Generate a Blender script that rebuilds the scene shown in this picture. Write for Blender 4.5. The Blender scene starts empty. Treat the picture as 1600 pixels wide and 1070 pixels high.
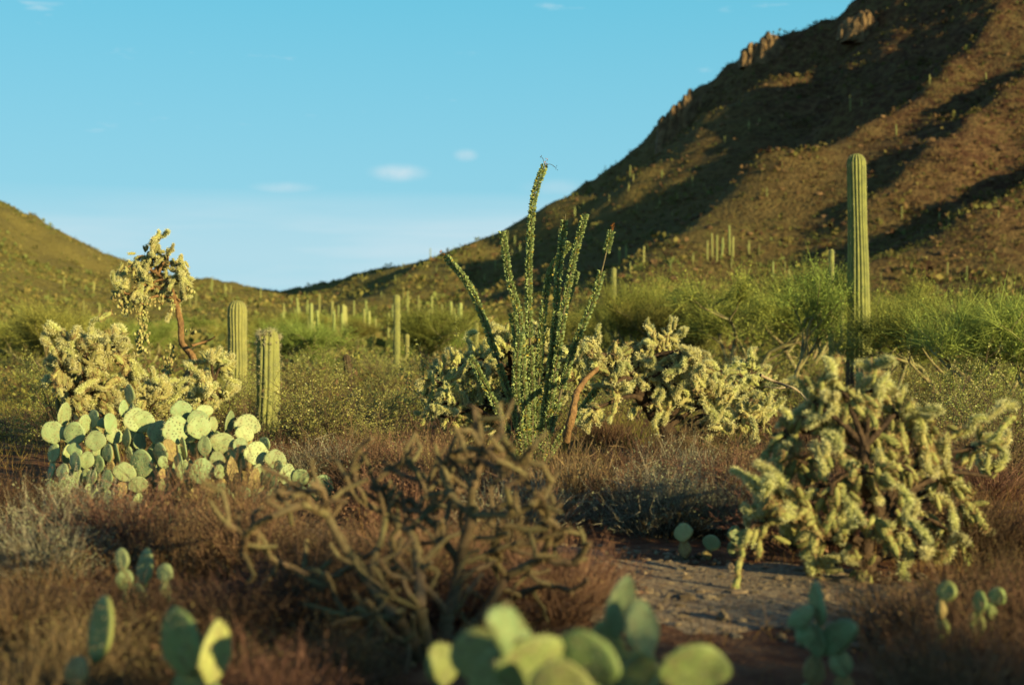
import bpy, math, random
import numpy as np
from mathutils import Vector, Matrix, Quaternion

# ------------------------------------------------------------------ camera, sky, sun, exposure
F = 2111.0      # focal length in photo pixels (1600 px wide frame)
HZ = 522.0      # eye-level row of the photo
CZ = 1.5        # eye height
SUN_AZ, SUN_EL = math.radians(131.8), math.radians(12.3)   # compass angle from +Y clockwise, elevation

scene = bpy.context.scene
C = scene.collection
cam_d = bpy.data.cameras.new('camera')
cam = bpy.data.objects.new('camera', cam_d); C.objects.link(cam)
cam_d.sensor_width = 36.0
cam_d.lens = 36.0 * F / 1600.0
cam_d.clip_end = 3000
cam_d.clip_start = 0.05
cam.location = (0, 0, CZ)
cam.rotation_euler = (math.radians(90) - math.atan((535 - HZ) / F), 0, 0)
cam_d.dof.use_dof = True
cam_d.dof.focus_distance = 15.5
cam_d.dof.aperture_fstop = 1.3
scene.camera = cam

world = bpy.data.worlds.new('World'); scene.world = world
world.use_nodes = True
wn = world.node_tree; wn.nodes.clear()
def wnode(t, **k):
    n = wn.nodes.new(t)
    for a, v in k.items(): setattr(n, a, v)
    return n
wl = wn.links.new
sky = wnode('ShaderNodeTexSky', sky_type='NISHITA', sun_disc=False)
sky.sun_elevation = SUN_EL; sky.sun_rotation = SUN_AZ
sky.altitude = 800; sky.air_density = 1.0; sky.dust_density = 0.25; sky.ozone_density = 1.0
tint = wnode('ShaderNodeMix', data_type='RGBA', blend_type='MULTIPLY'); tint.inputs[0].default_value = 1.0
tint.inputs[7].default_value = (0.95, 0.92, 1.05, 1)
wl(sky.outputs[0], tint.inputs[6])
tc = wnode('ShaderNodeTexCoord')
sep = wnode('ShaderNodeSeparateXYZ'); wl(tc.outputs['Generated'], sep.inputs[0])
mp = wnode('ShaderNodeMapping'); mp.inputs['Scale'].default_value = (2.2, 2.2, 22.0)
mp.inputs['Location'].default_value = (1.7, 0.4, 3.0)
wl(tc.outputs['Generated'], mp.inputs[0])
n1 = wnode('ShaderNodeTexNoise'); n1.inputs['Scale'].default_value = 1.4; n1.inputs['Detail'].default_value = 5; n1.inputs['Roughness'].default_value = 0.5
wl(mp.outputs[0], n1.inputs[0])
band = wnode('ShaderNodeValToRGB')
cr = band.color_ramp; cr.elements[0].position = 0.0; cr.elements[0].color = (0.96,)*3 + (1,)
cr.elements[1].position = 0.62; cr.elements[1].color = (0, 0, 0, 1)
e = cr.elements.new(0.28); e.color = (0.80,)*3 + (1,)
hcol = wnode('ShaderNodeValToRGB'); hr_ = hcol.color_ramp          # colour of the low air: pale near the hills, deeper blue above
hr_.elements[0].position = 0.02; hr_.elements[0].color = (0.37, 0.73, 0.87, 1)
hr_.elements[1].position = 0.26; hr_.elements[1].color = (0.14, 0.66, 0.87, 1)
hsc = wnode('ShaderNodeVectorMath', operation='SCALE'); hsc.inputs['Scale'].default_value = 8.3
wl(sep.outputs[2], hcol.inputs[0]); wl(hcol.outputs[0], hsc.inputs[0])
bank = wnode('ShaderNodeValToRGB'); cb_ = bank.color_ramp
cb_.elements[0].position = 0.0; cb_.elements[0].color = (0.30,)*3 + (1,)
cb_.elements[1].position = 0.105; cb_.elements[1].color = (0, 0, 0, 1)
e = cb_.elements.new(0.056); e.color = (0.95,)*3 + (1,)
e = cb_.elements.new(0.075); e.color = (0.8,)*3 + (1,)
wl(sep.outputs[2], band.inputs[0]); wl(sep.outputs[2], bank.inputs[0])
nr = wnode('ShaderNodeMapRange'); nr.inputs[1].default_value = 0.35; nr.inputs[2].default_value = 0.62; nr.inputs[3].default_value = 0.35
wl(n1.outputs[0], nr.inputs[0])
veil = wnode('ShaderNodeMath', operation='MULTIPLY'); wl(bank.outputs[0], veil.inputs[0]); wl(nr.outputs[0], veil.inputs[1])
haz = wnode('ShaderNodeMix', data_type='RGBA'); wl(band.outputs[0], haz.inputs[0]); wl(tint.outputs[2], haz.inputs[6]); wl(hsc.outputs[0], haz.inputs[7])
mp2 = wnode('ShaderNodeMapping'); mp2.inputs['Scale'].default_value = (9.0, 9.0, 46.0); mp2.inputs['Location'].default_value = (5.2, 1.1, 0.3)
wl(tc.outputs['Generated'], mp2.inputs[0])
n2 = wnode('ShaderNodeTexNoise'); n2.inputs['Scale'].default_value = 1.0; n2.inputs['Detail'].default_value = 6; n2.inputs['Roughness'].default_value = 0.6
wl(mp2.outputs[0], n2.inputs[0])
nr2 = wnode('ShaderNodeMapRange'); nr2.inputs[1].default_value = 0.635; nr2.inputs[2].default_value = 0.80; nr2.inputs[4].default_value = 0.8
wl(n2.outputs[0], nr2.inputs[0])
cl = wnode('ShaderNodeMath', operation='MAXIMUM'); wl(veil.outputs[0], cl.inputs[0]); wl(nr2.outputs[0], cl.inputs[1])
n3 = wnode('ShaderNodeTexNoise'); n3.inputs['Scale'].default_value = 70.0; n3.inputs['Detail'].default_value = 5; wl(tc.outputs['Generated'], n3.inputs[0])
for (wx_, wz_, sx_, sz_, am_) in ((-.083, .118, .014, .0045, 1.3), (-.034, .131, .006, .0032, 1.0), (-.165, .106, .016, .003, .7), (.034, .107, .018, .005, .45)):
    sb = wnode('ShaderNodeVectorMath', operation='SUBTRACT'); wl(tc.outputs['Generated'], sb.inputs[0]); sb.inputs[1].default_value = (wx_, .99, wz_)
    mu = wnode('ShaderNodeVectorMath', operation='MULTIPLY'); wl(sb.outputs[0], mu.inputs[0]); mu.inputs[1].default_value = (1 / sx_, 2.0, 1 / sz_)
    le = wnode('ShaderNodeVectorMath', operation='LENGTH'); wl(mu.outputs[0], le.inputs[0])
    ra = wnode('ShaderNodeMapRange', interpolation_type='SMOOTHSTEP'); ra.inputs[1].default_value = 0.1; ra.inputs[2].default_value = 1.9; ra.inputs[3].default_value = am_; ra.inputs[4].default_value = 0; wl(le.outputs['Value'], ra.inputs[0])
    m3 = wnode('ShaderNodeMath', operation='MULTIPLY', use_clamp=True); wl(ra.outputs[0], m3.inputs[0]); wl(n3.outputs[0], m3.inputs[1])
    nx_ = wnode('ShaderNodeMath', operation='MAXIMUM'); wl(cl.outputs[0], nx_.inputs[0]); wl(m3.outputs[0], nx_.inputs[1]); cl = nx_
cm = wnode('ShaderNodeMix', data_type='RGBA'); wl(cl.outputs[0], cm.inputs[0])
wl(haz.outputs[2], cm.inputs[6]); cm.inputs[7].default_value = (6.1, 7.2, 7.7, 1)
bg = wnode('ShaderNodeBackground'); bg.inputs[1].default_value = 0.064
wl(cm.outputs[2], bg.inputs[0])
wo = wnode('ShaderNodeOutputWorld'); wl(bg.outputs[0], wo.inputs[0])

sun_d = bpy.data.lights.new('sun', 'SUN'); sun_d.energy = 5.0; sun_d.angle = math.radians(0.55); sun_d.color = (1.0, 0.84, 0.41)
sun = bpy.data.objects.new('sun', sun_d); C.objects.link(sun)
sdir = Vector((math.sin(SUN_AZ) * math.cos(SUN_EL), math.cos(SUN_AZ) * math.cos(SUN_EL), math.sin(SUN_EL)))
sun.rotation_euler = sdir.to_track_quat('Z', 'Y').to_euler()
sun.location = (40, -40, 60)

scene.view_settings.view_transform = 'Standard'
scene.view_settings.look = 'None'
scene.view_settings.gamma = 1.0
scene.view_settings.exposure = 0.8
scene.cycles.max_bounces = 5
scene.cycles.diffuse_bounces = 2
scene.cycles.transparent_max_bounces = 4
scene.cycles.caustics_reflective = False
scene.cycles.caustics_refractive = False

# ------------------------------------------------------------------ helpers
rng = np.random.default_rng(7)
random.seed(7)

def vnoise(x, y, seed=0):
    x = np.asarray(x, float); y = np.asarray(y, float)
    xi = np.floor(x); yi = np.floor(y); fx = x - xi; fy = y - yi
    fx = fx * fx * (3 - 2 * fx); fy = fy * fy * (3 - 2 * fy)
    def h(a, b):
        a = a.astype(np.int64) & 0xffff; b = b.astype(np.int64) & 0xffff
        n = (a * 374761393 + b * 668265263 + seed * 982451653) & 0x7fffffff
        n = ((n ^ (n >> 13)) * 1274126177) & 0x7fffffff
        return ((n ^ (n >> 16)) & 0xffff) / 65535.0
    return (h(xi, yi) * (1 - fx) + h(xi + 1, yi) * fx) * (1 - fy) + (h(xi, yi + 1) * (1 - fx) + h(xi + 1, yi + 1) * fx) * fy
def fbm(x, y, oct=4, seed=0, gain=0.5):
    s = 0; a = 1.0; t = 0
    for o in range(oct):
        s = s + a * (vnoise(x * 2 ** o, y * 2 ** o, seed + o) * 2 - 1); t += a; a *= gain
    return s / t

class MB:
    """collects polygons with a material slot and a tint per vertex"""
    def __init__(self): self.V = []; self.T = []; self.P = []; self.n = 0
    def add(self, V, F_, mi=0, tint=1.0, smooth=False):
        V = np.asarray(V, float).reshape(-1, 3); F_ = np.asarray(F_, int)
        t = np.asarray(tint, float)
        if t.ndim == 0: t = np.full((len(V), 3), float(t))
        elif t.ndim == 1 and len(t) == 3 and len(V) != 3: t = np.tile(t, (len(V), 1))
        elif t.ndim == 1: t = np.repeat(t[:, None], 3, 1)
        self.V.append(V); self.T.append(t); self.P.append((F_ + self.n, mi, smooth)); self.n += len(V)
    def mesh(self, name, mats):
        me = bpy.data.meshes.new(name)
        V = np.concatenate(self.V); me.vertices.add(len(V)); me.vertices.foreach_set('co', V.ravel())
        nl = sum(p[0].size for p in self.P); npoly = sum(len(p[0]) for p in self.P)
        me.loops.add(nl); me.polygons.add(npoly)
        me.loops.foreach_set('vertex_index', np.concatenate([p[0].ravel() for p in self.P]).astype(np.int32))
        tot = np.concatenate([np.full(len(p[0]), p[0].shape[1]) for p in self.P])
        st = np.concatenate([[0], np.cumsum(tot)[:-1]]).astype(np.int32)
        me.polygons.foreach_set('loop_start', st)
        me.polygons.foreach_set('material_index', np.concatenate([np.full(len(p[0]), p[1]) for p in self.P]).astype(np.int32))
        me.polygons.foreach_set('use_smooth', np.concatenate([np.full(len(p[0]), p[2]) for p in self.P]))
        for m in mats: me.materials.append(m)
        a = me.attributes.new('tint', 'FLOAT_COLOR', 'POINT')
        T = np.concatenate(self.T); a.data.foreach_set('color', np.concatenate([T, np.ones((len(T), 1))], 1).ravel().astype(np.float32))
        me.update(calc_edges=True); me.validate()
        return me

def link(name, data, parent=None, loc=None, quat=None, scale=None):
    o = bpy.data.objects.new(name, data); C.objects.link(o)
    if parent is not None: o.parent = parent
    if loc is not None: o.location = loc
    if quat is not None: o.rotation_mode = 'QUATERNION'; o.rotation_quaternion = quat
    if scale is not None: o.scale = scale
    return o
def thing(name, label, cat, loc=(0, 0, 0), rotz=0, group=None):
    o = bpy.data.objects.new(name, None); C.objects.link(o)
    o.empty_display_size = 0.2
    o.location = loc; o.rotation_euler = (0, 0, rotz)
    return tag(o, label, cat, group)
def tag(o, label, cat, group=None):
    o['label'] = label; o['category'] = cat
    if group: o['group'] = group
    return o
def copy_thing(root, loc, rotz, scale, label, group=None):
    r = root.copy(); C.objects.link(r); r.location = loc; r.rotation_euler = (0, 0, rotz); r.scale = scale
    r['label'] = label
    if group: r['group'] = group
    elif 'group' in r: del r['group']
    for ch in root.children:
        c = ch.copy(); C.objects.link(c); c.parent = r
        for g in ch.children:
            d = g.copy(); C.objects.link(d); d.parent = c
    return r

def tube(pts, rad, sides=7, cap=True, bump=0.0, seed=0):
    P = np.array([list(p) for p in pts], float); n = len(P)
    rad = np.broadcast_to(np.asarray(rad, float), (n,)) if np.ndim(rad) else np.full(n, rad)
    T = np.gradient(P, axis=0); T /= np.linalg.norm(T, axis=1)[:, None] + 1e-9
    up = np.array([0, 0, 1.0]) if abs(T[0, 2]) < 0.9 else np.array([1.0, 0, 0])
    N = np.cross(T[0], up); N /= np.linalg.norm(N); rows = []
    r_ = np.random.default_rng(seed)
    a = np.linspace(0, 2 * np.pi, sides, endpoint=False)
    for i in range(n):
        N = N - T[i] * np.dot(N, T[i]); N /= np.linalg.norm(N) + 1e-9
        B = np.cross(T[i], N)
        rr = rad[i] * (1 + bump * r_.uniform(-1, 1, sides))
        rows.append(P[i] + (np.cos(a)[:, None] * N + np.sin(a)[:, None] * B) * rr[:, None])
    V = np.concatenate(rows)
    i, j = np.meshgrid(np.arange(n - 1), np.arange(sides), indexing='ij')
    q = np.stack([i * sides + j, i * sides + (j + 1) % sides, (i + 1) * sides + (j + 1) % sides, (i + 1) * sides + j], -1).reshape(-1, 4)
    return V, q
def spline(pts, per=5):
    P = [np.array(list(p), float) for p in pts]
    P = [2 * P[0] - P[1]] + P + [2 * P[-1] - P[-2]]; out = []
    for k in range(1, len(P) - 2):
        for s in range(per):
            t = s / per; a, b, c, d = P[k - 1], P[k], P[k + 1], P[k + 2]
            out.append(0.5 * (2 * b + (c - a) * t + (2 * a - 5 * b + 4 * c - d) * t * t + (3 * b - a - 3 * c + d) * t ** 3))
    out.append(P[-2]); return np.array(out)
def unit(v): return v / (np.linalg.norm(v, axis=-1, keepdims=True) + 1e-9)
def leaves(pos, size, r, aspect=0.5, along=None, spread=1.0):
    """small diamond leaves at pos (n,3); returns V, quads"""
    n = len(pos); size = np.broadcast_to(size, (n,))
    d = unit(r.normal(size=(n, 3)) * spread + (along if along is not None else 0))
    s = unit(np.cross(d, r.normal(size=(n, 3))))
    L = size[:, None]
    V = np.stack([pos, pos + d * L * .55 + s * L * aspect * .5, pos + d * L, pos + d * L * .55 - s * L * aspect * .5], 1)
    return V.reshape(-1, 3), np.arange(4 * n).reshape(n, 4)
def ribbons(base, dirs, length, width, r, curve=0.3, seg=3, droop=0.0):
    """thin tapering twigs: base (n,3), dirs (n,3)"""
    n = len(base); length = np.broadcast_to(length, (n,))[:, None]
    d = unit(dirs); bend = unit(r.normal(size=(n, 3))) * curve
    side = unit(np.cross(d, r.normal(size=(n, 3))))
    rows = []; cen = []
    for k in range(seg + 1):
        t = k / seg
        c = base + (d * t + bend * t * t * .5 + np.array([0, 0, -droop]) * t * t) * length
        w = np.broadcast_to(width, (n,))[:, None] * (1 - .75 * t)
        rows += [c - side * w * .5, c + side * w * .5]; cen.append(c)
    V = np.stack(rows, 1); m = 2 * (seg + 1)
    f = np.array([[2 * k, 2 * k + 1, 2 * k + 3, 2 * k + 2] for k in range(seg)])
    Fc = (np.arange(n)[:, None, None] * m + f[None]).reshape(-1, 4)
    return V.reshape(-1, 3), Fc, np.stack(cen, 1), m

def mat(name, col, col2=None, nscale=6.0, var=0.12, hue=0.0, rough=0.85, trans=0.0, bump=0.0, bscale=40.0, tint=True, spec=0.15, coord='Object', thr=(0.35, 0.65)):
    m = bpy.data.materials.new(name); m.use_nodes = True; nt = m.node_tree; nt.nodes.clear(); L = nt.links.new
    def N(t, **k):
        n = nt.nodes.new(t)
        for a, v in k.items(): setattr(n, a, v)
        return n
    out = N('ShaderNodeOutputMaterial'); p = N('ShaderNodeBsdfPrincipled')
    p.inputs['Roughness'].default_value = rough; p.inputs['Specular IOR Level'].default_value = spec
    tcn = N('ShaderNodeTexCoord')
    rgb = N('ShaderNodeRGB'); rgb.outputs[0].default_value = (*col, 1); c = rgb.outputs[0]
    if col2 is not None:
        nz = N('ShaderNodeTexNoise'); nz.inputs['Scale'].default_value = nscale; nz.inputs['Detail'].default_value = 5
        L(tcn.outputs[coord], nz.inputs[0])
        mr = N('ShaderNodeMapRange'); mr.inputs[1].default_value, mr.inputs[2].default_value = thr; L(nz.outputs[0], mr.inputs[0])
        mx = N('ShaderNodeMix', data_type='RGBA'); L(mr.outputs[0], mx.inputs[0]); L(c, mx.inputs[6]); mx.inputs[7].default_value = (*col2, 1); c = mx.outputs[2]
    if tint:
        at = N('ShaderNodeAttribute', attribute_name='tint')
        mx = N('ShaderNodeMix', data_type='RGBA', blend_type='MULTIPLY'); mx.inputs[0].default_value = 1
        L(c, mx.inputs[6]); L(at.outputs[0], mx.inputs[7]); c = mx.outputs[2]
    if var or hue:
        oi = N('ShaderNodeObjectInfo'); hs = N('ShaderNodeHueSaturation')
        mr = N('ShaderNodeMapRange'); mr.inputs[3].default_value = 1 - var; mr.inputs[4].default_value = 1 + var; L(oi.outputs['Random'], mr.inputs[0]); L(mr.outputs[0], hs.inputs['Value'])
        if hue:
            ml = N('ShaderNodeMath', operation='MULTIPLY'); ml.inputs[1].default_value = 7.31; L(oi.outputs['Random'], ml.inputs[0])
            fr = N('ShaderNodeMath', operation='FRACT'); L(ml.outputs[0], fr.inputs[0])
            mh = N('ShaderNodeMapRange'); mh.inputs[3].default_value = 0.5 - hue; mh.inputs[4].default_value = 0.5 + hue; L(fr.outputs[0], mh.inputs[0]); L(mh.outputs[0], hs.inputs['Hue'])
        L(c, hs.inputs['Color']); c = hs.outputs[0]
    L(c, p.inputs['Base Color']); sh = p.outputs[0]
    if bump:
        bn = N('ShaderNodeTexNoise'); bn.inputs['Scale'].default_value = bscale; bn.inputs['Detail'].default_value = 4; L(tcn.outputs[coord], bn.inputs[0])
        bp = N('ShaderNodeBump'); bp.inputs['Strength'].default_value = bump; bp.inputs['Distance'].default_value = 1.0 / bscale; L(bn.outputs[0], bp.inputs['Height']); L(bp.outputs[0], p.inputs['Normal'])
    if trans:
        tr = N('ShaderNodeBsdfTranslucent'); L(c, tr.inputs[0]); ms = N('ShaderNodeMixShader'); ms.inputs[0].default_value = trans
        L(sh, ms.inputs[1]); L(tr.outputs[0], ms.inputs[2]); sh = ms.outputs[0]
    L(sh, out.inputs[0]); return m

MAT = dict(
    flesh=mat('cholla_flesh', (0.26, 0.26, 0.085), (0.32, 0.28, 0.10), 20, var=.2, hue=.02),
    straw=mat('cholla_spines', (0.70, 0.66, 0.33), var=.16, hue=.012, trans=.2, rough=.6),
    oldspine=mat('old_spines', (0.34, 0.22, 0.10), var=.2),
    cholla_wood=mat('cholla_bark', (0.040, 0.024, 0.016), (0.085, 0.052, 0.03), 14, bump=.8, bscale=35),
    warm_wood=mat('peeling_bark', (0.30, 0.17, 0.07), (0.16, 0.085, 0.04), 18, bump=.6, bscale=30),
    fruit=mat('chain_fruit', (0.36, 0.36, 0.13), (0.30, 0.22, 0.09), 12, var=.15),
    stag=mat('staghorn_skin', (0.165, 0.13, 0.066), (0.115, 0.08, 0.046), 9, var=.25, hue=.025),
    pad=mat('pad_skin', (0.26, 0.315, 0.14), (0.27, 0.25, 0.11), 4, thr=(.5, .72), var=.24, hue=.022, rough=.55, spec=.3, bump=.15, bscale=14),
    padold=mat('old_pad_skin', (0.34, 0.27, 0.10), (0.25, 0.17, 0.08), 5, var=.1, rough=.7),
    padfore=mat('young_pad_skin', (0.26, 0.30, 0.095), (0.24, 0.21, 0.08), 5, thr=(.5, .72), var=.18, hue=.03, rough=.55, spec=.3),
    areole=mat('areole', (0.07, 0.055, 0.03), var=0),
    padspine=mat('pad_spines', (0.55, 0.48, 0.28), var=.1),
    saguaro=mat('saguaro_skin', (0.27, 0.26, 0.082), (0.19, 0.19, 0.07), 5, var=.08, hue=.012, bump=.2, bscale=30),
    sagfar=mat('far_saguaro_skin', (0.28, 0.29, 0.095), var=.2, hue=.02),
    cork=mat('saguaro_cork', (0.10, 0.065, 0.04), (0.17, 0.12, 0.07), 9, var=.1, bump=.7, bscale=25),
    sagspine=mat('saguaro_spines', (0.50, 0.44, 0.27), var=.1, trans=.15),
    ocostem=mat('ocotillo_bark', (0.15, 0.13, 0.07), (0.09, 0.065, 0.04), 25, bump=.5),
    ocoleaf=mat('ocotillo_leaf', (0.33, 0.39, 0.155), var=0, trans=.2, rough=.6),
    ocoflower=mat('ocotillo_flower', (0.55, 0.20, 0.04), var=0, trans=.3),
    twig=mat('dry_twig', (0.13, 0.076, 0.044), var=.45, hue=.03),
    dryleaf=mat('dry_leaf', (0.175, 0.118, 0.056), var=.5, hue=.04, trans=.15),
    greytwig=mat('grey_twig', (0.26, 0.22, 0.155), var=.15),
    greyleaf=mat('grey_leaf', (0.30, 0.30, 0.17), var=.15, trans=.15),
    crleaf=mat('creosote_leaf', (0.34, 0.33, 0.085), var=.12, hue=.02, trans=.25, rough=.45, spec=.4),
    crstem=mat('creosote_stem', (0.12, 0.08, 0.05), var=.1),
    pvtwig=mat('palo_verde_twig', (0.26, 0.27, 0.06), var=.3, hue=.035, trans=.1),
    pvleaf=mat('palo_verde_leaf', (0.27, 0.28, 0.06), var=.32, hue=.04, trans=.25),
    pvbark=mat('palo_verde_bark', (0.33, 0.30, 0.13), (0.18, 0.13, 0.07), 6, var=.1, bump=.4),
    darkbark=mat('mesquite_bark', (0.10, 0.065, 0.045), (0.17, 0.12, 0.08), 8, var=.1, bump=.6),
    deadwood=mat('dead_wood', (0.42, 0.33, 0.20), (0.26, 0.18, 0.11), 10, var=.12, bump=.5),
    scrub=mat('hill_scrub', (1, 1, 1), var=0, trans=.15),
    grass=mat('dry_grass', (0.29, 0.22, 0.10), var=0, trans=.2),
    stone=mat('stone', (0.30, 0.24, 0.17), (0.20, 0.15, 0.11), 5, var=.2, bump=.4),
)

# ------------------------------------------------------------------ terrain
SKY_U = [-400, 0, 65, 130, 180, 300, 350, 437, 480, 560, 640, 700, 780, 830, 880, 930, 1000, 1040, 1075, 1110, 1150, 1180, 1220, 1300, 1330, 1400, 1600, 2000]
SKY_V = [180, 315, 347, 375, 405, 442, 447, 459, 451, 431, 413, 397, 374, 346, 311, 277, 230, 192, 160, 132, 102, 74, 62, 42, 18, -20, -85, -150]
def terr_params(u):
    sk = (HZ - np.interp(u, SKY_U, SKY_V)) / F
    D = np.interp(u, [-400, 0, 200, 437, 800, 1000, 1330, 1600, 2000], [270, 350, 430, 520, 470, 440, 390, 350, 300])
    B = np.interp(u, [-400, 0, 200, 437, 800, 1000, 1330, 1600, 2000], [80, 120, 170, 215, 140, 118, 105, 105, 105])
    return sk, D, B
def base_h(x, y):
    x = np.asarray(x, float); y = np.asarray(y, float)
    yy = np.maximum(y, 40.0)
    u = np.clip(800 + F * x / yy, -400, 2000)
    sk, D, B = terr_params(u)
    Hc = CZ + sk * D
    gl = 0.018 * np.clip(y - 45, 0, None)
    glB = 0.018 * np.clip(B - 45, 0, None)
    t = np.clip((y - B) / (D - B), 0, None)
    up = np.minimum(t, 1.0)
    k_ = np.clip((u - 850) / 400, 0, 1)
    pr = (0.35 - 0.23 * k_) * up + (0.65 + 0.23 * k_) * up ** (1.7 + 0.6 * k_)
    z = np.where(t <= 0, gl, glB + (Hc - glB) * pr)
    z = np.where(t > 1, Hc - (t - 1) * (D - B) * 0.28 - 0, z)
    return z, t
def hit_base(px, py):
    ys = np.arange(46, 560, 1.0)
    z, t = base_h((px - 800) / F * ys, ys)
    ray = CZ + (HZ - py) / F * ys
    k = np.argmax(z >= ray)
    if not (z >= ray).any(): k = np.argmin(np.where(t < 1.02, ray - z, 1e9))
    return np.array([(px - 800) / F * ys[k], ys[k]])
# crest lines of the spurs that run down the mountain: photo points -> plan, height, half width
SPURS = [
    ([(1290, 120), (1220, 165), (1100, 250), (960, 312), (850, 362)], 13.0, 14),
    ([(1330, 70), (1230, 118), (1100, 205), (980, 275), (900, 318), (840, 352)], -15.0, 11),
    ([(1680, 70), (1590, 120), (1480, 205), (1380, 300), (1270, 375), (1215, 405)], 17.0, 16),
    ([(1300, 250), (1265, 268)], 9.0, 9),
    ([(1235, 322), (1190, 345)], 7.0, 9),
    ([(1215, 372), (1140, 392), (1085, 408), (1010, 448)], 9.0, 12),
    ([(1700, 190), (1590, 250), (1480, 335), (1400, 385), (1340, 420)], 10.0, 12),
    ([(1720, 340), (1590, 405), (1480, 440), (1370, 470)], 9.0, 10),
    ([(840, 400), (740, 435), (640, 475), (600, 485)], 9.0, 14),
    ([(1000, 330), (930, 390), (860, 440)], 3.5, 12),
    ([(700, 430), (600, 460), (500, 480)], 3.5, 18),
    ([(60, 380), (180, 450), (260, 500)], 3.5, 18),
    ([(330, 455), (300, 500)], 3.0, 16),
]
SP = [([hit_base(*p) for p in pts], a, w) for pts, a, w in SPURS]
def u_right(x, y): return (800 + F * x / np.maximum(y, 40.0) - 780) / 300
def H(x, y):
    x = np.asarray(x, float); y = np.asarray(y, float)
    z, t = base_h(x, y)
    env = np.clip(t * 6, 0, 1) * np.clip((1.0 - t) * 5, 0.0, 1)
    for pts, a, w in (SP if y.max() > 70 else ()):
        d = np.full(x.shape, 1e9); s_ = np.zeros(x.shape); n = len(pts) - 1
        wx = x + 5 * fbm(x / 22, y / 22, 2, 91); wy = y + 5 * fbm(x / 22, y / 22, 2, 92)
        for k in range(n):
            p, q = pts[k], pts[k + 1]; v = q - p; L2 = v @ v
            tt = np.clip(((wx - p[0]) * v[0] + (wy - p[1]) * v[1]) / L2, 0, 1)
            dd = np.hypot(wx - p[0] - tt * v[0], wy - p[1] - tt * v[1])
            cr_ = v[0] * (wy - p[1]) - v[1] * (wx - p[0])
            dd = np.where(cr_ < 0, dd * 1.5, dd * 0.55)
            m = dd < d; d = np.where(m, dd, d); s_ = np.where(m, (k + tt) / n, s_)
        z = z + a * (1 - (0.9 if a > 16 else 0.7 if a > 0 else 0.35) * s_ ** 1.3) * np.exp(-(d / w) ** 1.25) * np.maximum(env, 0.15 * (t > 0) * (t < 1)) 
    far = np.clip((y - 60) / 60, 0, 1)
    rk = np.clip(t, 0, 1)
    dr = 0.85 * x - 0.52 * y
    z = z + far * env * (1.8 * fbm(dr / 26, (0.52 * x + 0.85 * y) / 70, 3, 11))
    rid = 1 - 2 * np.abs(fbm(dr / 14, (0.52 * x + 0.85 * y) / 40, 3, 51))
    led = np.abs(((z + 3 * fbm(x / 20, y / 20, 2, 71)) / 5.5) % 1 - .5) * 2
    z = z + far * np.clip(t * 4, 0, 1) * (1.3 * fbm(x / 16, y / 16, 3, 21) * (0.4 + rk) + 1.15 * fbm(x / 6, y / 6, 3, 31, .6) * (0.3 + rk) + 1.3 * rid * (0.2 + rk) * np.clip(u_right(x, y), 0, 1) + 1.4 * led * rk * np.clip(u_right(x, y), 0, 1))
    z = z + 0.06 * fbm(x / 2.5, y / 2.5, 3, 5) * np.clip(1.4 - np.abs(y) / 200, 0.2, 1) + 0.02 * fbm(x / .5, y / .5, 2, 6)
    return z
def gz(x, y): return float(H(np.array([x]), np.array([y]))[0])
def at(px, d): return (px - 800) / F * d, d
def row(py, d): return CZ + (HZ - py) / F * d
def hit(px, py):
    ys = np.concatenate([np.arange(20, 120, .4), np.arange(120, 540, 1.0)])
    z = H((px - 800) / F * ys, ys); ray = CZ + (HZ - py) / F * ys
    ok = z >= ray
    if not ok.any(): return None
    k = np.argmax(ok); return (px - 800) / F * ys[k], ys[k], float(z[k])

def grid_mesh(name, xs, ys, zf, m):
    X, Y = np.meshgrid(xs, ys); Z = zf(X, Y)
    b = MB(); nx, ny = len(xs), len(ys)
    j, i = np.meshgrid(np.arange(ny - 1), np.arange(nx - 1), indexing='ij')
    q = np.stack([j * nx + i, j * nx + i + 1, (j + 1) * nx + i + 1, (j + 1) * nx + i], -1).reshape(-1, 4)
    b.add(np.stack([X, Y, Z], -1), q, 0, 1.0, True)
    return b.mesh(name, [m])

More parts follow.
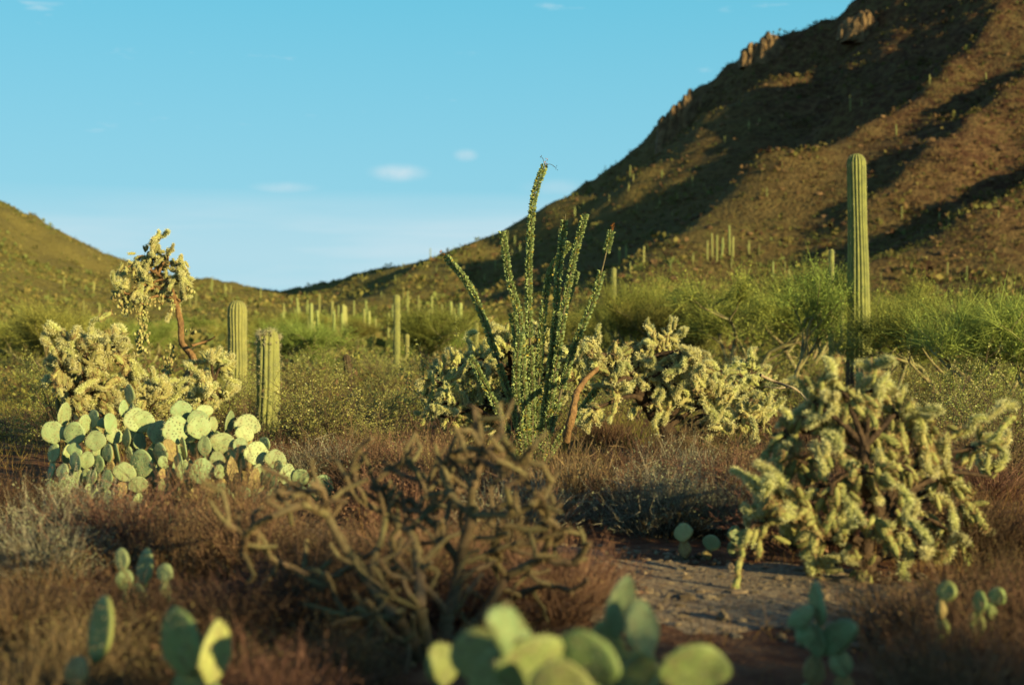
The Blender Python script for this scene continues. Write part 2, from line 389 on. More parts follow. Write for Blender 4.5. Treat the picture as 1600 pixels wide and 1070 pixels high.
def ground_material(name, cols, scales, bumpsc, bump=.6, drift=None):
    m = bpy.data.materials.new(name); m.use_nodes = True; nt = m.node_tree; L = nt.links.new
    p = nt.nodes['Principled BSDF']; p.inputs['Roughness'].default_value = .95; p.inputs['Specular IOR Level'].default_value = .05
    g = nt.nodes.new('ShaderNodeNewGeometry')
    c = None
    for k, (col, sc) in enumerate(zip(cols[1:], scales)):
        nz = nt.nodes.new('ShaderNodeTexNoise'); nz.inputs['Scale'].default_value = sc; nz.inputs['Detail'].default_value = 6; nz.inputs['Roughness'].default_value = .65
        L(g.outputs['Position'], nz.inputs[0])
        mr = nt.nodes.new('ShaderNodeMapRange'); mr.inputs[1].default_value = .42; mr.inputs[2].default_value = .6; L(nz.outputs[0], mr.inputs[0])
        mx = nt.nodes.new('ShaderNodeMix'); mx.data_type = 'RGBA'; L(mr.outputs[0], mx.inputs[0])
        if c is None: mx.inputs[6].default_value = (*cols[0], 1)
        else: L(c, mx.inputs[6])
        mx.inputs[7].default_value = (*col, 1); c = mx.outputs[2]
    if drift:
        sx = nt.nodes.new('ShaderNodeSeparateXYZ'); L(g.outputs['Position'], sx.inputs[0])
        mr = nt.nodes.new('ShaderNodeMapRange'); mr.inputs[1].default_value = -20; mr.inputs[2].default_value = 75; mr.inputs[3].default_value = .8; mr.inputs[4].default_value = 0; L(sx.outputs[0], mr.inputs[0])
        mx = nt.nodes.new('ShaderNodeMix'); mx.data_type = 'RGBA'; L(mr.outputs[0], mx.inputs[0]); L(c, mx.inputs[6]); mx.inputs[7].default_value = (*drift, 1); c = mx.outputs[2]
    L(c, p.inputs['Base Color'])
    bn = nt.nodes.new('ShaderNodeTexNoise'); bn.inputs['Scale'].default_value = bumpsc; bn.inputs['Detail'].default_value = 6; L(g.outputs['Position'], bn.inputs[0])
    bp = nt.nodes.new('ShaderNodeBump'); bp.inputs['Strength'].default_value = bump; bp.inputs['Distance'].default_value = 1.2 / bumpsc
    L(bn.outputs[0], bp.inputs['Height']); L(bp.outputs[0], p.inputs['Normal'])
    return m
m_dirt = ground_material('desert_dirt', [(0.17, 0.082, 0.046), (0.235, 0.13, 0.07), (0.12, 0.052, 0.030)], [1.1, 5.0], 28)
m_gravel = ground_material('wash_gravel', [(0.32, 0.235, 0.155), (0.40, 0.30, 0.19), (0.20, 0.13, 0.085)], [6.0, 22.0], 45, .9)
m_hill = ground_material('hill_soil', [(0.135, 0.080, 0.038), (0.125, 0.088, 0.036), (0.068, 0.032, 0.019)], [0.05, 0.55], 1.6, .9, drift=(0.185, 0.155, 0.048))  # right flank darkened in colour to stand for shade; olive drift is soil

def z_far(X, Y):
    z = H(X, Y)
    ins = np.minimum(np.minimum(X + 27, 27 - X), np.minimum(Y + 7, 47 - Y))
    return z - np.where(ins > -0.5, np.clip((ins + .5) * 0.4, 0.02, 0.5), 0)
xs = np.concatenate([np.arange(-420, -260, 6), np.arange(-260, 240, 1.7), np.arange(240, 420, 5)])
ys = np.concatenate([np.arange(-140, 40, 6), np.arange(40, 540, 1.7), np.arange(540, 760, 10)])
hill = link('mountain_terrain', grid_mesh('mountain_terrain', xs, ys, z_far, m_hill)); hill['kind'] = 'structure'
near = link('desert_ground', grid_mesh('desert_ground', np.arange(-27, 27.01, .18), np.arange(-7, 47.01, .18), H, m_dirt)); near['kind'] = 'structure'

# the gravel wash that crosses the foreground
PATH = [(-16, 15.2), (-9, 13.0), (-4.5, 11.2), (-1.8, 9.7), (0, 8.7), (1.5, 7.75), (3.0, 6.9), (5.5, 5.6), (9, 4.0)]
PS = spline([(a, b, 0) for a, b in PATH], 10)[:, :2]
def path_d(x, y): return float(np.min(np.hypot(PS[:, 0] - x, PS[:, 1] - y)))
b = MB(); rows = []
tg = unit(np.gradient(PS, axis=0)); nm = np.stack([-tg[:, 1], tg[:, 0]], 1)
for k in range(len(PS)):
    hw = .95 + .25 * math.sin(k * .55) + .12 * math.sin(k * 1.9)
    for j in range(13):
        p = PS[k] + nm[k] * (j / 6 - 1) * hw * 1.12; rows.append((p[0], p[1], gz(p[0], p[1]) + (.012 if 0 < j < 12 else -.02)))
kk, jj = np.meshgrid(np.arange(len(PS) - 1), np.arange(12), indexing='ij')
b.add(rows, np.stack([kk * 13 + jj, kk * 13 + jj + 1, (kk + 1) * 13 + jj + 1, (kk + 1) * 13 + jj], -1).reshape(-1, 4)[:, ::-1], 0, 1.0, True)
pth = link('gravel_path', b.mesh('gravel_path', [m_gravel])); pth['kind'] = 'structure'

# ------------------------------------------------------------------ far cover: hillside scrub and stones
FRUST = 0.43
def hill_points(n, ymin, ymax, r, power=1.0):
    y = ymin + (ymax - ymin) * r.random(n) ** power
    x = (r.random(n) * 2 - 1) * FRUST * y
    return x, y
SCRUB_COLS = np.array([[0.22, 0.20, 0.055], [0.27, 0.21, 0.065], [0.16, 0.18, 0.05], [0.23, 0.135, 0.06], [0.12, 0.062, 0.035], [0.30, 0.25, 0.08]])
r = np.random.default_rng(3)
x, y = hill_points(92000, 62, 520, r, 0.8)
zb, tb = base_h(x, y)
keep = (tb < 1.03) & (fbm(x / 30, y / 30, 3, 41) * 1.3 + fbm(x / 7, y / 7, 2, 43) + r.random(len(x)) * 1.2 - .25 > 0)
x, y = x[keep], y[keep]; z = H(x, y); n = len(x)
size = (.28 + .5 * r.random(n) ** 2.0) * (1 + .4 * (vnoise(x / 12, y / 12, 77) > .62)) * (1 + .9 * (r.random(n) > .86))
K = 6
off = unit(r.normal(size=(n, K, 3))) * r.random((n, K, 1)) ** .5; off[..., 2] = np.abs(off[..., 2]) * .8
pos = np.stack([x, y, z], 1)[:, None, :] + off * size[:, None, None] * np.array([.62, .62, .85])
lv, lf = leaves(pos.reshape(-1, 3), np.repeat(size, K) * r.uniform(.35, .7, n * K), r, .75, along=np.array([0, 0, .5]))
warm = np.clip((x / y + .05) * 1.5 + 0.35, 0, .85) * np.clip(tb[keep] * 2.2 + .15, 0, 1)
dim = 1 - .42 * np.clip((x - 10) / 60, 0, 1) * np.clip(tb[keep] * 4 - .3, 0, 1)  # scrub tint darkened on the right slope, standing in for shade and vignetting
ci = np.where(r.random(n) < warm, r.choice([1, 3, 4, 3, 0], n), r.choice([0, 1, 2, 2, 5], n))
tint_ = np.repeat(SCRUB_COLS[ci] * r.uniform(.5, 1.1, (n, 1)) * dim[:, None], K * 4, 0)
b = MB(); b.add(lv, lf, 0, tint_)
def scrub_patch(n, y0, y1, s0, s1, K, cols, seed, pw=1.0):
    r = np.random.default_rng(seed); x, y = hill_points(n, y0, y1, r, pw); kp = fbm(x / 9, y / 9, 3, seed) + r.random(n) * .9 - .3 > 0; x, y = x[kp], y[kp]; n = len(x); z = H(x, y)
    size = s0 + (s1 - s0) * r.random(n) ** 1.6; off = unit(r.normal(size=(n, K, 3))) * r.random((n, K, 1)) ** .5; off[..., 2] = np.abs(off[..., 2])
    pos = np.stack([x, y, z], 1)[:, None, :] + off * size[:, None, None] * np.array([.7, .7, .8])
    lv, lf = leaves(pos.reshape(-1, 3), np.repeat(size, K) * r.uniform(.08, .2, n * K), r, .4, along=np.array([0, 0, .6]))
    bb = MB(); bb.add(lv, lf, 0, np.repeat(cols[r.integers(0, len(cols), n)] * r.uniform(.6, 1.15, (n, 1)), K * 4, 0)); return bb
vs = scrub_patch(15000, 24, 215, .35, 1.1, 34, np.array([[0.25, 0.25, 0.06], [0.29, 0.27, 0.065], [0.19, 0.21, 0.05], [0.24, 0.18, 0.06], [0.15, 0.09, 0.045]]), 71, .85)
o = link('valley_scrub', vs.mesh('valley_scrub', [MAT['scrub']])); o['kind'] = 'stuff'
tag(o, 'dense yellow-green brush carpeting the valley floor', 'scrub')
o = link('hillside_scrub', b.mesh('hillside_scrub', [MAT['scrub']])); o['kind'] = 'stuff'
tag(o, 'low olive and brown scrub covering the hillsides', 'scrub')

ICO = np.array([[0, 0, -1], [.72, -.53, -.45], [-.28, -.85, -.45], [-.89, 0, -.45], [-.28, .85, -.45], [.72, .53, -.45], [.28, -.85, .45], [-.72, -.53, .45], [-.72, .53, .45], [.28, .85, .45], [.89, 0, .45], [0, 0, 1]])
ICF = np.array([[0, 2, 1], [1, 5, 0], [0, 3, 2], [0, 4, 3], [0, 5, 4], [1, 10, 5], [2, 6, 1], [3, 7, 2], [4, 8, 3], [5, 9, 4], [1, 6, 10], [2, 7, 6], [3, 8, 7], [4, 9, 8], [5, 10, 9], [6, 11, 10], [7, 11, 6], [8, 11, 7], [9, 11, 8], [10, 11, 9]])
ICF = ICF[:, ::1]
def stones(x, y, size, r, zf=H, sink=.25):
    n = len(x); z = zf(x, y)
    V = ICO[None] * (1 + r.uniform(-.28, .28, (n, 12, 1))) * size[:, None, None] * np.stack([r.uniform(.7, 1.3, n), r.uniform(.7, 1.3, n), r.uniform(.45, .85, n)], 1)[:, None]
    V = V + np.stack([x, y, z + size * (.5 - sink)], 1)[:, None]
    return V.reshape(-1, 3), (ICF[None] + np.arange(n)[:, None, None] * 12).reshape(-1, 3)
x, y = hill_points(5200, 90, 480, r, .8)
zb, tb = base_h(x, y); keep = (tb > .1) & (tb < 1.0) & (x / y > -.02) & (r.random(len(x)) < .2 + tb); x, y = x[keep], y[keep]
b = MB(); V, Fc = stones(x, y, r.uniform(.25, .8, len(x)) ** 1.6, r); b.add(V, Fc, 0, np.repeat(r.uniform(.3, .8, (len(x), 1)) * np.array([[1, .74, .5]]), 12, 0))
o = link('hillside_stones', b.mesh('hillside_stones', [MAT['stone']])); o['kind'] = 'stuff'
tag(o, 'loose brown stones strewn over the mountain slope', 'stones')
# pebbles on the wash and the bare ground
k = r.integers(0, len(PS) - 1, 5200); w = r.uniform(-1.15, 1.15, 5200)
P_ = PS[k] + (PS[k + 1] - PS[k]) * r.random((5200, 1)) + nm[k] * w[:, None]
x = P_[:, 0]; y = P_[:, 1]
b = MB(); V, Fc = stones(x, y, r.uniform(.008, .030, len(x)) * (1 + 1.2 * (r.random(len(x)) > .95)), r); b.add(V, Fc, 0, np.repeat(r.uniform(.5, 1.3, (len(x), 1)) * np.array([[1, .92, .8]]), 12, 0))
o = link('gravel', b.mesh('gravel', [MAT['stone']])); o['kind'] = 'stuff'
tag(o, 'grey and tan gravel scattered over the bare wash', 'gravel')

# rock outcrops on the skyline
def outcrop(px, py, wpx, hpx, label, seed, cols=7):
    g = hit_base(px, py); X, Y = g; Y = Y - 11; X = (px - 800) / F * Y
    w = wpx / F * Y; h = hpx / F * Y; zt = row(py - hpx * .5, Y)
    root = thing('rock_outcrop', label, 'rock', (X, Y, zt - h * .98))
    rr = np.random.default_rng(seed)
    for k in range(cols):
        u = (k + .5) / cols * 2 - 1
        a = np.linspace(0, 2 * np.pi, 9, endpoint=False); hh = h * (1.15 - .55 * abs(u - .15)) * rr.uniform(.8, 1.1); ww = w / cols * rr.uniform(.75, 1.15)
        rings = []
        for t, s in ((-.45, 1.25), (0, 1.15), (.3, 1.0), (.6, .98), (.85, .8), (1.0, .35)):
            rad = ww * s * (1 + rr.uniform(-.22, .22, 9))
            rings.append(np.stack([np.cos(a) * rad + u * w * .5 + rr.uniform(-.1, .1) * ww, np.sin(a) * rad * 1.5 + 3 * abs(u), np.full(9, t * hh) + rr.uniform(-.05, .05, 9) * hh], 1))
        V = np.concatenate(rings); i, j = np.meshgrid(np.arange(5), np.arange(9), indexing='ij')
        q = np.stack([i * 9 + j, i * 9 + (j + 1) % 9, (i + 1) * 9 + (j + 1) % 9, (i + 1) * 9 + j], -1).reshape(-1, 4)
        bb = MB(); bb.add(V, q, 0, 1.0); bb.add(rings[-1], [list(range(9))], 0, 1.0)
        link('rock_face', bb.mesh('rock_face', [M_ROCK]), root)
M_ROCK = mat('cliff_rock', (0.21, 0.135, 0.066), (0.10, 0.058, 0.032), .6, var=.12, bump=.7, bscale=1.2)
outcrop(1070, 186, 74, 76, 'tall sunlit brown cliff bulging from the steep skyline ridge', 1, 9)
outcrop(1196, 76, 70, 40, 'rounded sunlit rock knob on the skyline left of the summit', 2, 8)
outcrop(1345, 36, 60, 36, 'highest sunlit rock knob near the top edge of the mountain', 3, 7)
outcrop(812, 362, 26, 26, 'small dark rock step on the skyline behind the ocotillo', 4, 4)

# ------------------------------------------------------------------ saguaros
def column(h, R, nr, per, rings, seed, twist=0.0, lean=(0, 0), foot=.85, depth=.11, belly=.5, cx=0, cy=0, z0=0, sharp=1.0):
    rr = np.random.default_rng(seed); m = nr * per
    t = np.concatenate([np.linspace(0, .93, rings - 7), .93 + .07 * np.sin(np.linspace(.2, 1, 7) * np.pi / 2)])
    dome = np.clip((1 - t) / (1.15 * R / h + 1e-6), 0, 1); prof = np.sqrt(np.clip(1 - (1 - dome) ** 2.2, 0, 1))
    prof = prof * (foot + (1 - foot) * np.sin(np.clip(t / belly, 0, 1) * np.pi / 2)) * (1 + .02 * np.sin(t * 17 + seed))
    a = np.linspace(0, 2 * np.pi, m, endpoint=False)
    rib = 1 - depth * (1 - np.abs(np.cos(a * nr / 2)) ** (.8 * sharp)) * 1.6
    V = []
    for k in range(rings):
        aa = a + twist * t[k] + .03 * np.sin(t[k] * 9 + a * 2)
        rad = R * np.maximum(prof[k], .02) * rib
        V.append(np.stack([cx + lean[0] * t[k] ** 1.5 + rad * np.cos(aa), cy + lean[1] * t[k] ** 1.5 + rad * np.sin(aa), np.full(m, z0 + h * t[k])], 1))
    G = np.stack(V); V = G.reshape(-1, 3)
    i, j = np.meshgrid(np.arange(rings - 1), np.arange(m), indexing='ij')
    q = np.stack([i * m + j, i * m + (j + 1) % m, (i + 1) * m + (j + 1) % m, (i + 1) * m + j], -1).reshape(-1, 4)
    top = np.array([[(rings - 1) * m + j for j in range(m)]])
    crest = G[:, ::per]
    return V, q, top, crest, t
def spine_tris(P, out, L, w, r):
    n = len(P); d = unit(out + r.normal(size=(n, 3)) * .75); s = unit(np.cross(d, r.normal(size=(n, 3))))
    L = np.broadcast_to(L, (n,))[:, None]
    return np.stack([P - s * w, P + s * w, P + d * L], 1).reshape(-1, 3), np.arange(3 * n).reshape(n, 3)
def hero_saguaro(label, px, d, top_py, R, nr, seed, twist=0, lean=(0, 0), foot=.85, arms=(), hairy=0, cork=.12, group=None, spine=1.0, belly=.5):
    X, Y = at(px, d); z0 = gz(X, Y) - .05; h = row(top_py, d) - z0
    root = thing('saguaro', label, 'cactus', (X, Y, z0), 0, group)
    rr = np.random.default_rng(seed)
    def part(name, h_, R_, nr_, z_=0, cx=0, cy=0, lean_=lean, foot_=foot, cork_=cork):
        V, q, top, crest, t = column(h_, R_, nr_, 6, 46, seed, twist, lean_, foot_, cx=cx, cy=cy, z0=z_, belly=belly)
        bb = MB(); zz = V[:, 2] - z_
        fz = (zz[q].mean(1) + rr.uniform(-.5, .5, len(q)) * .10 * h_) / h_
        g = .93 + .14 * vnoise(zz * 3, np.arange(len(zz)) * .013, 3)
        bb.add(V, q[fz >= cork_], 0, g, True); bb.add(V, q[fz < cork_], 1, 1.0, True); bb.add(V[top[0]], [list(range(len(top[0])))], 0, 1.0)
        pt = link(name, bb.mesh(name, [MAT['saguaro'], MAT['cork']]), root)
        # spine rows on the rib crests
        ax = np.stack([cx + lean_[0] * t ** 1.5, cy + lean_[1] * t ** 1.5, z_ + h_ * t], 1)
        P = []; O = []
        for k in range(crest.shape[1]):
            m = int(h_ / .035); tt = np.sort(rr.random(m)) * .995
            c = np.stack([np.interp(tt, t, crest[:, k, i]) for i in range(3)], 1); a_ = np.stack([np.interp(tt, t, ax[:, i]) for i in range(3)], 1)
            for _ in range(3): P.append(c); O.append(unit(c - a_) + np.array([0, 0, -.1]))
        P = np.concatenate(P); O = np.concatenate(O)
        if hairy:
            tp = P[:, 2] > z_ + h_ * .86; ex = np.repeat(P[tp], hairy, 0); P = np.concatenate([P, ex]); O = np.concatenate([O, np.repeat(O[tp], hairy, 0) + np.array([0, 0, .5])])
        L = rr.uniform(.018, .040, len(P)) * spine; L[P[:, 2] > z_ + h_ * .93] *= 1.5
        V, q = spine_tris(P, O, L, .0016, rr); bb = MB(); bb.add(V, q, 0, np.repeat(rr.uniform(.6, 1.15, len(P)), 3))
        s = link('spines', bb.mesh('spines', [MAT['sagspine']]), pt); s['kind'] = 'stuff'
    part('stem', h, R, nr)
    for (side, zf, out, ah, aR) in arms:
        # an arm: elbow tube then an upright ribbed column, one mesh
        z1 = h * zf; P = spline([(side * R * .6, 0, z1), (side * (R + out * .55), 0, z1 - .02), (side * (R + out * .95), 0, z1 + out * .45), (side * (R + out), 0, z1 + out)], 5)
        V, q = tube(P, aR * np.linspace(.75, 1, len(P)), 14); bb = MB(); bb.add(V, q, 0, 1.0, True)
        V, q, top, crest, t = column(ah, aR, 11, 4, 24, seed + 1, cx=side * (R + out), z0=z1 + out * .8, foot=.95)
        bb.add(V, q, 0, 1.0, True); bb.add(V[top[0]], [list(range(len(top[0])))], 0, 1.0)
        link('arm', bb.mesh('arm', [MAT['saguaro']]), root)
    return root
hero_saguaro('tall stout armless saguaro rising dark-footed at right before the mountain', 1343, 30, 240, .205, 17, 5, foot=1.5, belly=1.0, cork=.16, lean=(-.08, 0))
hero_saguaro('short thick saguaro with smooth pale dome, left one of the pair beside prickly pear', 371, 26, 469, .185, 17, 6, foot=1.0, cork=.2, belly=.3)
hero_saguaro('short saguaro with wavy ribs and bristly pinkish crown, right one of the pair', 419, 18, 513, .155, 13, 9, twist=.35, foot=.92, hairy=9, cork=.1, spine=1.5)
hero_saguaro('slender saguaro with one small raised arm standing alone mid-valley', 620, 43, 460, .105, 12, 12, arms=[(1, .27, .22, .62, .075)], cork=.03)
hero_saguaro('thin pole-like saguaro just left of the tall stout saguaro', 1299, 35, 389, .07, 11, 14, arms=[(1, .33, .2, 1.0, .058)], cork=.02)
hero_saguaro('thin saguaro above the cholla right of the ocotillo', 959, 58, 418, .115, 11, 15, cork=.02)
hero_saguaro('pale saguaro behind the cholla, left of two slim neighbours', 733, 62, 499, .10, 10, 16, cork=.02)
hero_saguaro('pale saguaro behind the cholla, right of two slim neighbours', 744, 66, 503, .115, 10, 17, cork=.02)
# the dark dead saguaro stub in the valley
X, Y = at(547, 33); st = thing('dead_saguaro', 'dark dead saguaro stub leaning in the valley brush', 'cactus', (X, Y, gz(X, Y) - .05))
V, q, top, crest, t = column(row(553, 33) - gz(X, Y) + .05, .10, 9, 4, 30, 31, lean=(-.10, 0), foot=1, depth=.2)
bb = MB(); bb.add(V, q, 0, .55, True); bb.add(V[top[0]], [list(range(len(top[0])))], 0, .55); link('stem', bb.mesh('stem', [MAT['cork']]), st)

# far saguaros on the slopes: four shared shapes
def far_meshes():
    out = []
    for k in range(4):
        V, q, top, _, t = column(1.0, .052 + .006 * k, 8, 3, 14, 40 + k, foot=.85, depth=.14)
        bb = MB(); bb.add(V, q, 0, 1.0, True); bb.add(V[top[0]], [list(range(len(top[0])))], 0, 1.0)
        for (s, zf, o_, ah) in [[], [(1, .45, .11, .32)], [(-1, .4, .12, .3), (1, .52, .10, .25)], []][k]:
            P = spline([(s * .03, 0, zf), (s * o_ * .7, 0, zf - .01), (s * o_, 0, zf + .08), (s * o_, 0, zf + ah)], 4)
            V, q = tube(P, np.concatenate([np.full(len(P) - 2, .034), [.03, .012]]), 9); bb.add(V, q, 0, 1.0, True)
        out.append(bb.mesh('far_saguaro', [MAT['sagfar']]))
    return out
FAR = far_meshes()
def far_sag(px, py, hpx, label, group, k=None, wide=1.0):
    g = hit(px, py)
    if g is None: return
    X, Y, Z = g; h = hpx * 1.25 / F * Y; wide *= .8
    k = random.choice([0, 0, 3, 1, 2, 3]) if k is None else k
    o = link('saguaro', FAR[k], None, (X, Y, Z - .15), None, (h * wide, h * wide, h + .15)); o.rotation_euler = (random.uniform(-.03, .03), random.uniform(-.03, .03), random.uniform(-.6, .6))
    tag(o, label, 'cactus', group)
LR = lambda l: [(*p, ['leftmost', 'second from left', 'third from left', 'fourth from left', 'fifth from left', 'sixth from left', 'seventh from left', 'eighth from left', 'ninth from left', 'tenth from left', 'eleventh from left', 'twelfth from left', 'thirteenth from left', 'fourteenth from left', 'fifteenth from left', 'sixteenth from left', 'fifth from right', 'fourth from right', 'third from right'][k] if k < len(l) - 1 else (*p, 'rightmost')[-1]) for k, p in enumerate(sorted(l))]
rs = random.Random(5)
for (px, py, hp, od) in LR([(1105, 408, 26), (1113, 404, 30), (1120, 410, 34), (1128, 405, 26), (1140, 402, 38), (1145, 402, 26), (1170, 398, 18), (1048, 425, 14), (1083, 416, 14), (1186, 400, 14)]):
    far_sag(px, py, hp, 'small saguaro in the cluster crowning the sunlit knoll' + ', ' + od, 'saguaros on the knoll', wide=.85)
for (px, py, hp, od) in LR([(1036, 478, 22), (1076, 470, 16), (1208, 437, 22), (1226, 430, 16), (1143, 422, 14), (1006, 412, 22), (978, 405, 18), (985, 432, 16), (968, 412, 20), (1232, 452, 24)]):
    far_sag(px, py, hp, 'small saguaro on the slope below the knoll' + ', ' + od, 'saguaros below the knoll', wide=.8)
for (px, py, hp, od) in LR([(1328, 180, 20), (1346, 165, 10), (1170, 200, 10), (1186, 192, 8), (1400, 212, 14), (1452, 130, 12), (1540, 126, 12), (1082, 290, 12), (1100, 292, 8), (1034, 278, 12), (1222, 260, 8), (1050, 335, 8), (1132, 222, 9), (1198, 305, 10), (1058, 312, 10), (1030, 322, 10), (995, 325, 8), (912, 322, 8), (930, 316, 7)]):
    far_sag(px, py + 3, hp, 'tiny saguaro high on the shaded mountain face' + ', ' + od, 'saguaros high on the mountain', wide=.8)
for (px, py, hp, od) in LR([(1409, 343, 16), (1467, 345, 10), (1482, 352, 10), (1560, 340, 8), (1480, 432, 16), (1510, 440, 20), (1554, 412, 12), (1532, 500, 30), (1540, 497, 20), (1560, 499, 34), (1566, 496, 24), (1376, 440, 10), (1440, 372, 10), (1580, 455, 12), (1465, 462, 12)]):
    far_sag(px, py, hp, 'small saguaro on the lower right mountain slope' + ', ' + od, 'saguaros on the lower right slope', wide=.8)
for k in range(46):
    px = rs.uniform(440, 720); py = rs.uniform(490, 545); hp = rs.uniform(22, 44) * (.55 + (py - 480) / 90)
    far_sag(px, py, hp, 'pale saguaro in the crowd on the valley floor below the saddle', 'saguaros below the saddle', wide=rs.uniform(.75, 1.0))
for k in range(30):
    px = rs.uniform(440, 1000); py = np.interp(px, SKY_U, SKY_V) + rs.uniform(8, 90) ; hp = rs.uniform(7, 16)
    if 840 < px < 1000 and py > 470: continue
    far_sag(px, py, hp, 'tiny saguaro on the sunlit slope behind the ocotillo', 'saguaros on the sunlit slope', wide=.8)
for k in range(26):
    px = rs.uniform(75, 440); py = max(np.interp(px, SKY_U, SKY_V) + 12, rs.uniform(430, 535)); hp = rs.uniform(8, 20)
    far_sag(px, py, hp, 'tiny saguaro on the left hill behind the chollas', 'saguaros on the left hill', wide=.8)
for (px, hp, od) in LR([(672, 16), (680, 9), (720, 8), (590, 6), (770, 10), (560, 7)]):
    far_sag(px, np.interp(px, SKY_U, SKY_V) + 4, hp, 'tiny saguaro on the ridge line left of the ocotillo, ' + od, 'saguaros on the ridge line', wide=.7)

# ------------------------------------------------------------------ ocotillo
D_OC = 16.0
bx, by = at(834, D_OC); bz = gz(bx, by)
oco = thing('ocotillo', 'leafy green ocotillo with tall spreading wand stems in the centre', 'ocotillo', (bx, by, bz))
STEMS = [
    [(832, 722), (831, 600), (826, 480), (828, 380), (835, 305), (851, 259)],
    [(820, 722), (803, 645), (770, 540), (735, 450), (697, 402)],
    [(815, 722), (790, 665), (752, 590), (735, 558)],
    [(826, 722), (818, 600), (812, 500), (797, 440), (785, 362)],
    [(838, 722), (852, 640), (868, 500), (873, 420), (884, 334)],
    [(842, 722), (858, 640), (876, 520), (893, 420), (914, 336)],
    [(836, 722), (842, 600), (848, 500), (860, 425), (890, 382)],
    [(845, 722), (866, 650), (896, 545), (930, 460), (955, 362)],
    [(850, 722), (880, 678), (905, 645), (938, 600)],
    [(828, 722), (822, 640), (810, 545), (800, 490)],
    [(841, 722), (854, 620), (878, 500), (901, 425)],
    [(824, 722), (812, 660), (806, 590), (812, 520)],
    [(830, 722), (800, 705), (783, 690)],
]
for si, st_ in enumerate(STEMS):
    r = np.random.default_rng(100 + si)
    dy = r.uniform(-.55, .55)
    pts = []
    for k, (px, py) in enumerate(st_):
        f = k / (len(st_) - 1); dd = D_OC + dy * f
        pts.append((((px - 800) / F * dd) - bx, dd - by, row(py, dd) - bz if k else -.03))
    P = spline(pts, 7); ln = np.concatenate([[0], np.cumsum(np.linalg.norm(np.diff(P, axis=0), axis=1))]); T = ln[-1]
    V, q = tube(P, np.interp(ln / T, [0, .15, .9, 1], [.026, .019, .010, .004]), 6, bump=.15, seed=si)
    b = MB(); b.add(V, q, 0, 1.0, True); stem = link('stem', b.mesh('stem', [MAT['ocostem']]), oco)
    n = int(T * 1050); s = np.sort(r.random(n) ** .85) * T
    s = s[(s > .12 * T) | (r.random(n) < .4)]; s = s[vnoise(s * 7, s * 0 + si, 3) > .08]; n = len(s)
    c = np.stack([np.interp(s, ln, P[:, i]) for i in range(3)], 1)
    tg_ = unit(np.stack([np.interp(s, ln, np.gradient(P, ln, axis=0)[:, i]) for i in range(3)], 1))
    rad = unit(np.cross(tg_, r.normal(size=(n, 3))))
    lv, lf = leaves(c + rad * .013, r.uniform(.028, .050, n), r, .6, along=rad * 1.8 + tg_ * .7, spread=.35)
    b = MB(); b.add(lv, lf, 0, np.repeat(r.uniform(.6, 1.35, (n, 1)) * np.array([[1, 1, 1]]) * np.where(r.random((n, 1)) < .06, np.array([[1.5, .95, .4]]), 1.0), 4, 0))
    lo = link('leaves', b.mesh('leaves', [MAT['ocoleaf']]), stem); lo['kind'] = 'stuff'
    if si in (0, 1, 7):
        tip = P[-1]; d0 = unit(P[-1] - P[-3]); b = MB()
        n = 26; pp = tip + d0 * r.random((n, 1)) * .10 + r.normal(size=(n, 3)) * .008
        lv, lf = leaves(pp, r.uniform(.015, .03, n), r, .4, along=d0 * 1.5); b.add(lv, lf, 0, np.repeat(r.uniform(.5, 1.1, n), 4))
        fl = link('flower_tip', b.mesh('flower_tip', [MAT['ocoflower']]), stem); fl['kind'] = 'stuff'
    if si == 0:
        for dx, dz, ex in ((-.04, .10, -.03), (.14, -.03, .06)):
            tip = P[-1]; b = MB(); V, q = tube(spline([tip, tip + np.array([dx * .5, 0, dz * .5 + .03]), tip + np.array([dx, 0, dz])], 4), [.003] * 8 + [.002], 4); b.add(V, q, 0, .6)
            lv, lf = leaves(np.repeat((tip + np.array([dx, 0, dz]))[None], 8, 0) + r.normal(size=(8, 3)) * .01, .02, r, .5); b.add(lv, lf, 0, .5)
            link('dry_flower_stalk', b.mesh('dry_flower_stalk', [MAT['ocostem']]), stem)

# ------------------------------------------------------------------ cholla joints: shared spiny meshes
def joint_mesh(seed, spine_n=330, old=False):
    r = np.random.default_rng(seed)
    L, R = .13, .021; bend = r.normal(size=2) * .018
    t = np.linspace(0, 1, 8); prof = R * np.sqrt(np.clip(1 - (2 * np.clip(t, .5, 1) - 1) ** 4, .02, 1)) * np.interp(t, [0, .2, .6, 1], [.55, .85, 1.08, .9])
    P = np.stack([bend[0] * np.sin(t * np.pi), bend[1] * np.sin(t * np.pi), t * L], 1)
    V, q = tube(P, prof, 9, bump=.16, seed=seed); b = MB(); b.add(V, q, 0, .85 + .3 * r.random(len(V)), False)
    b.add(V[-9:], [list(range(9))], 0, 1.0)
    tt = r.random(spine_n) ** .8; c = np.stack([np.interp(tt, t, P[:, i]) for i in range(3)], 1); a = r.random(spine_n) * 2 * np.pi
    o_ = np.stack([np.cos(a), np.sin(a), (tt - .35) * 1.0], 1); rad = np.interp(tt, t, prof)[:, None]
    V, q = spine_tris(c + unit(o_) * rad * .9, o_, r.uniform(.016, .034, spine_n), .0024, r); b.add(V, q, 1, np.repeat(r.uniform(.7, 1.2, spine_n), 3))
    return b.mesh('joint', [MAT['flesh'], MAT['oldspine'] if old else MAT['straw']])
JOINT = [joint_mesh(200 + k) for k in range(6)]
JOLD = [joint_mesh(220 + k, 120, True) for k in range(3)]
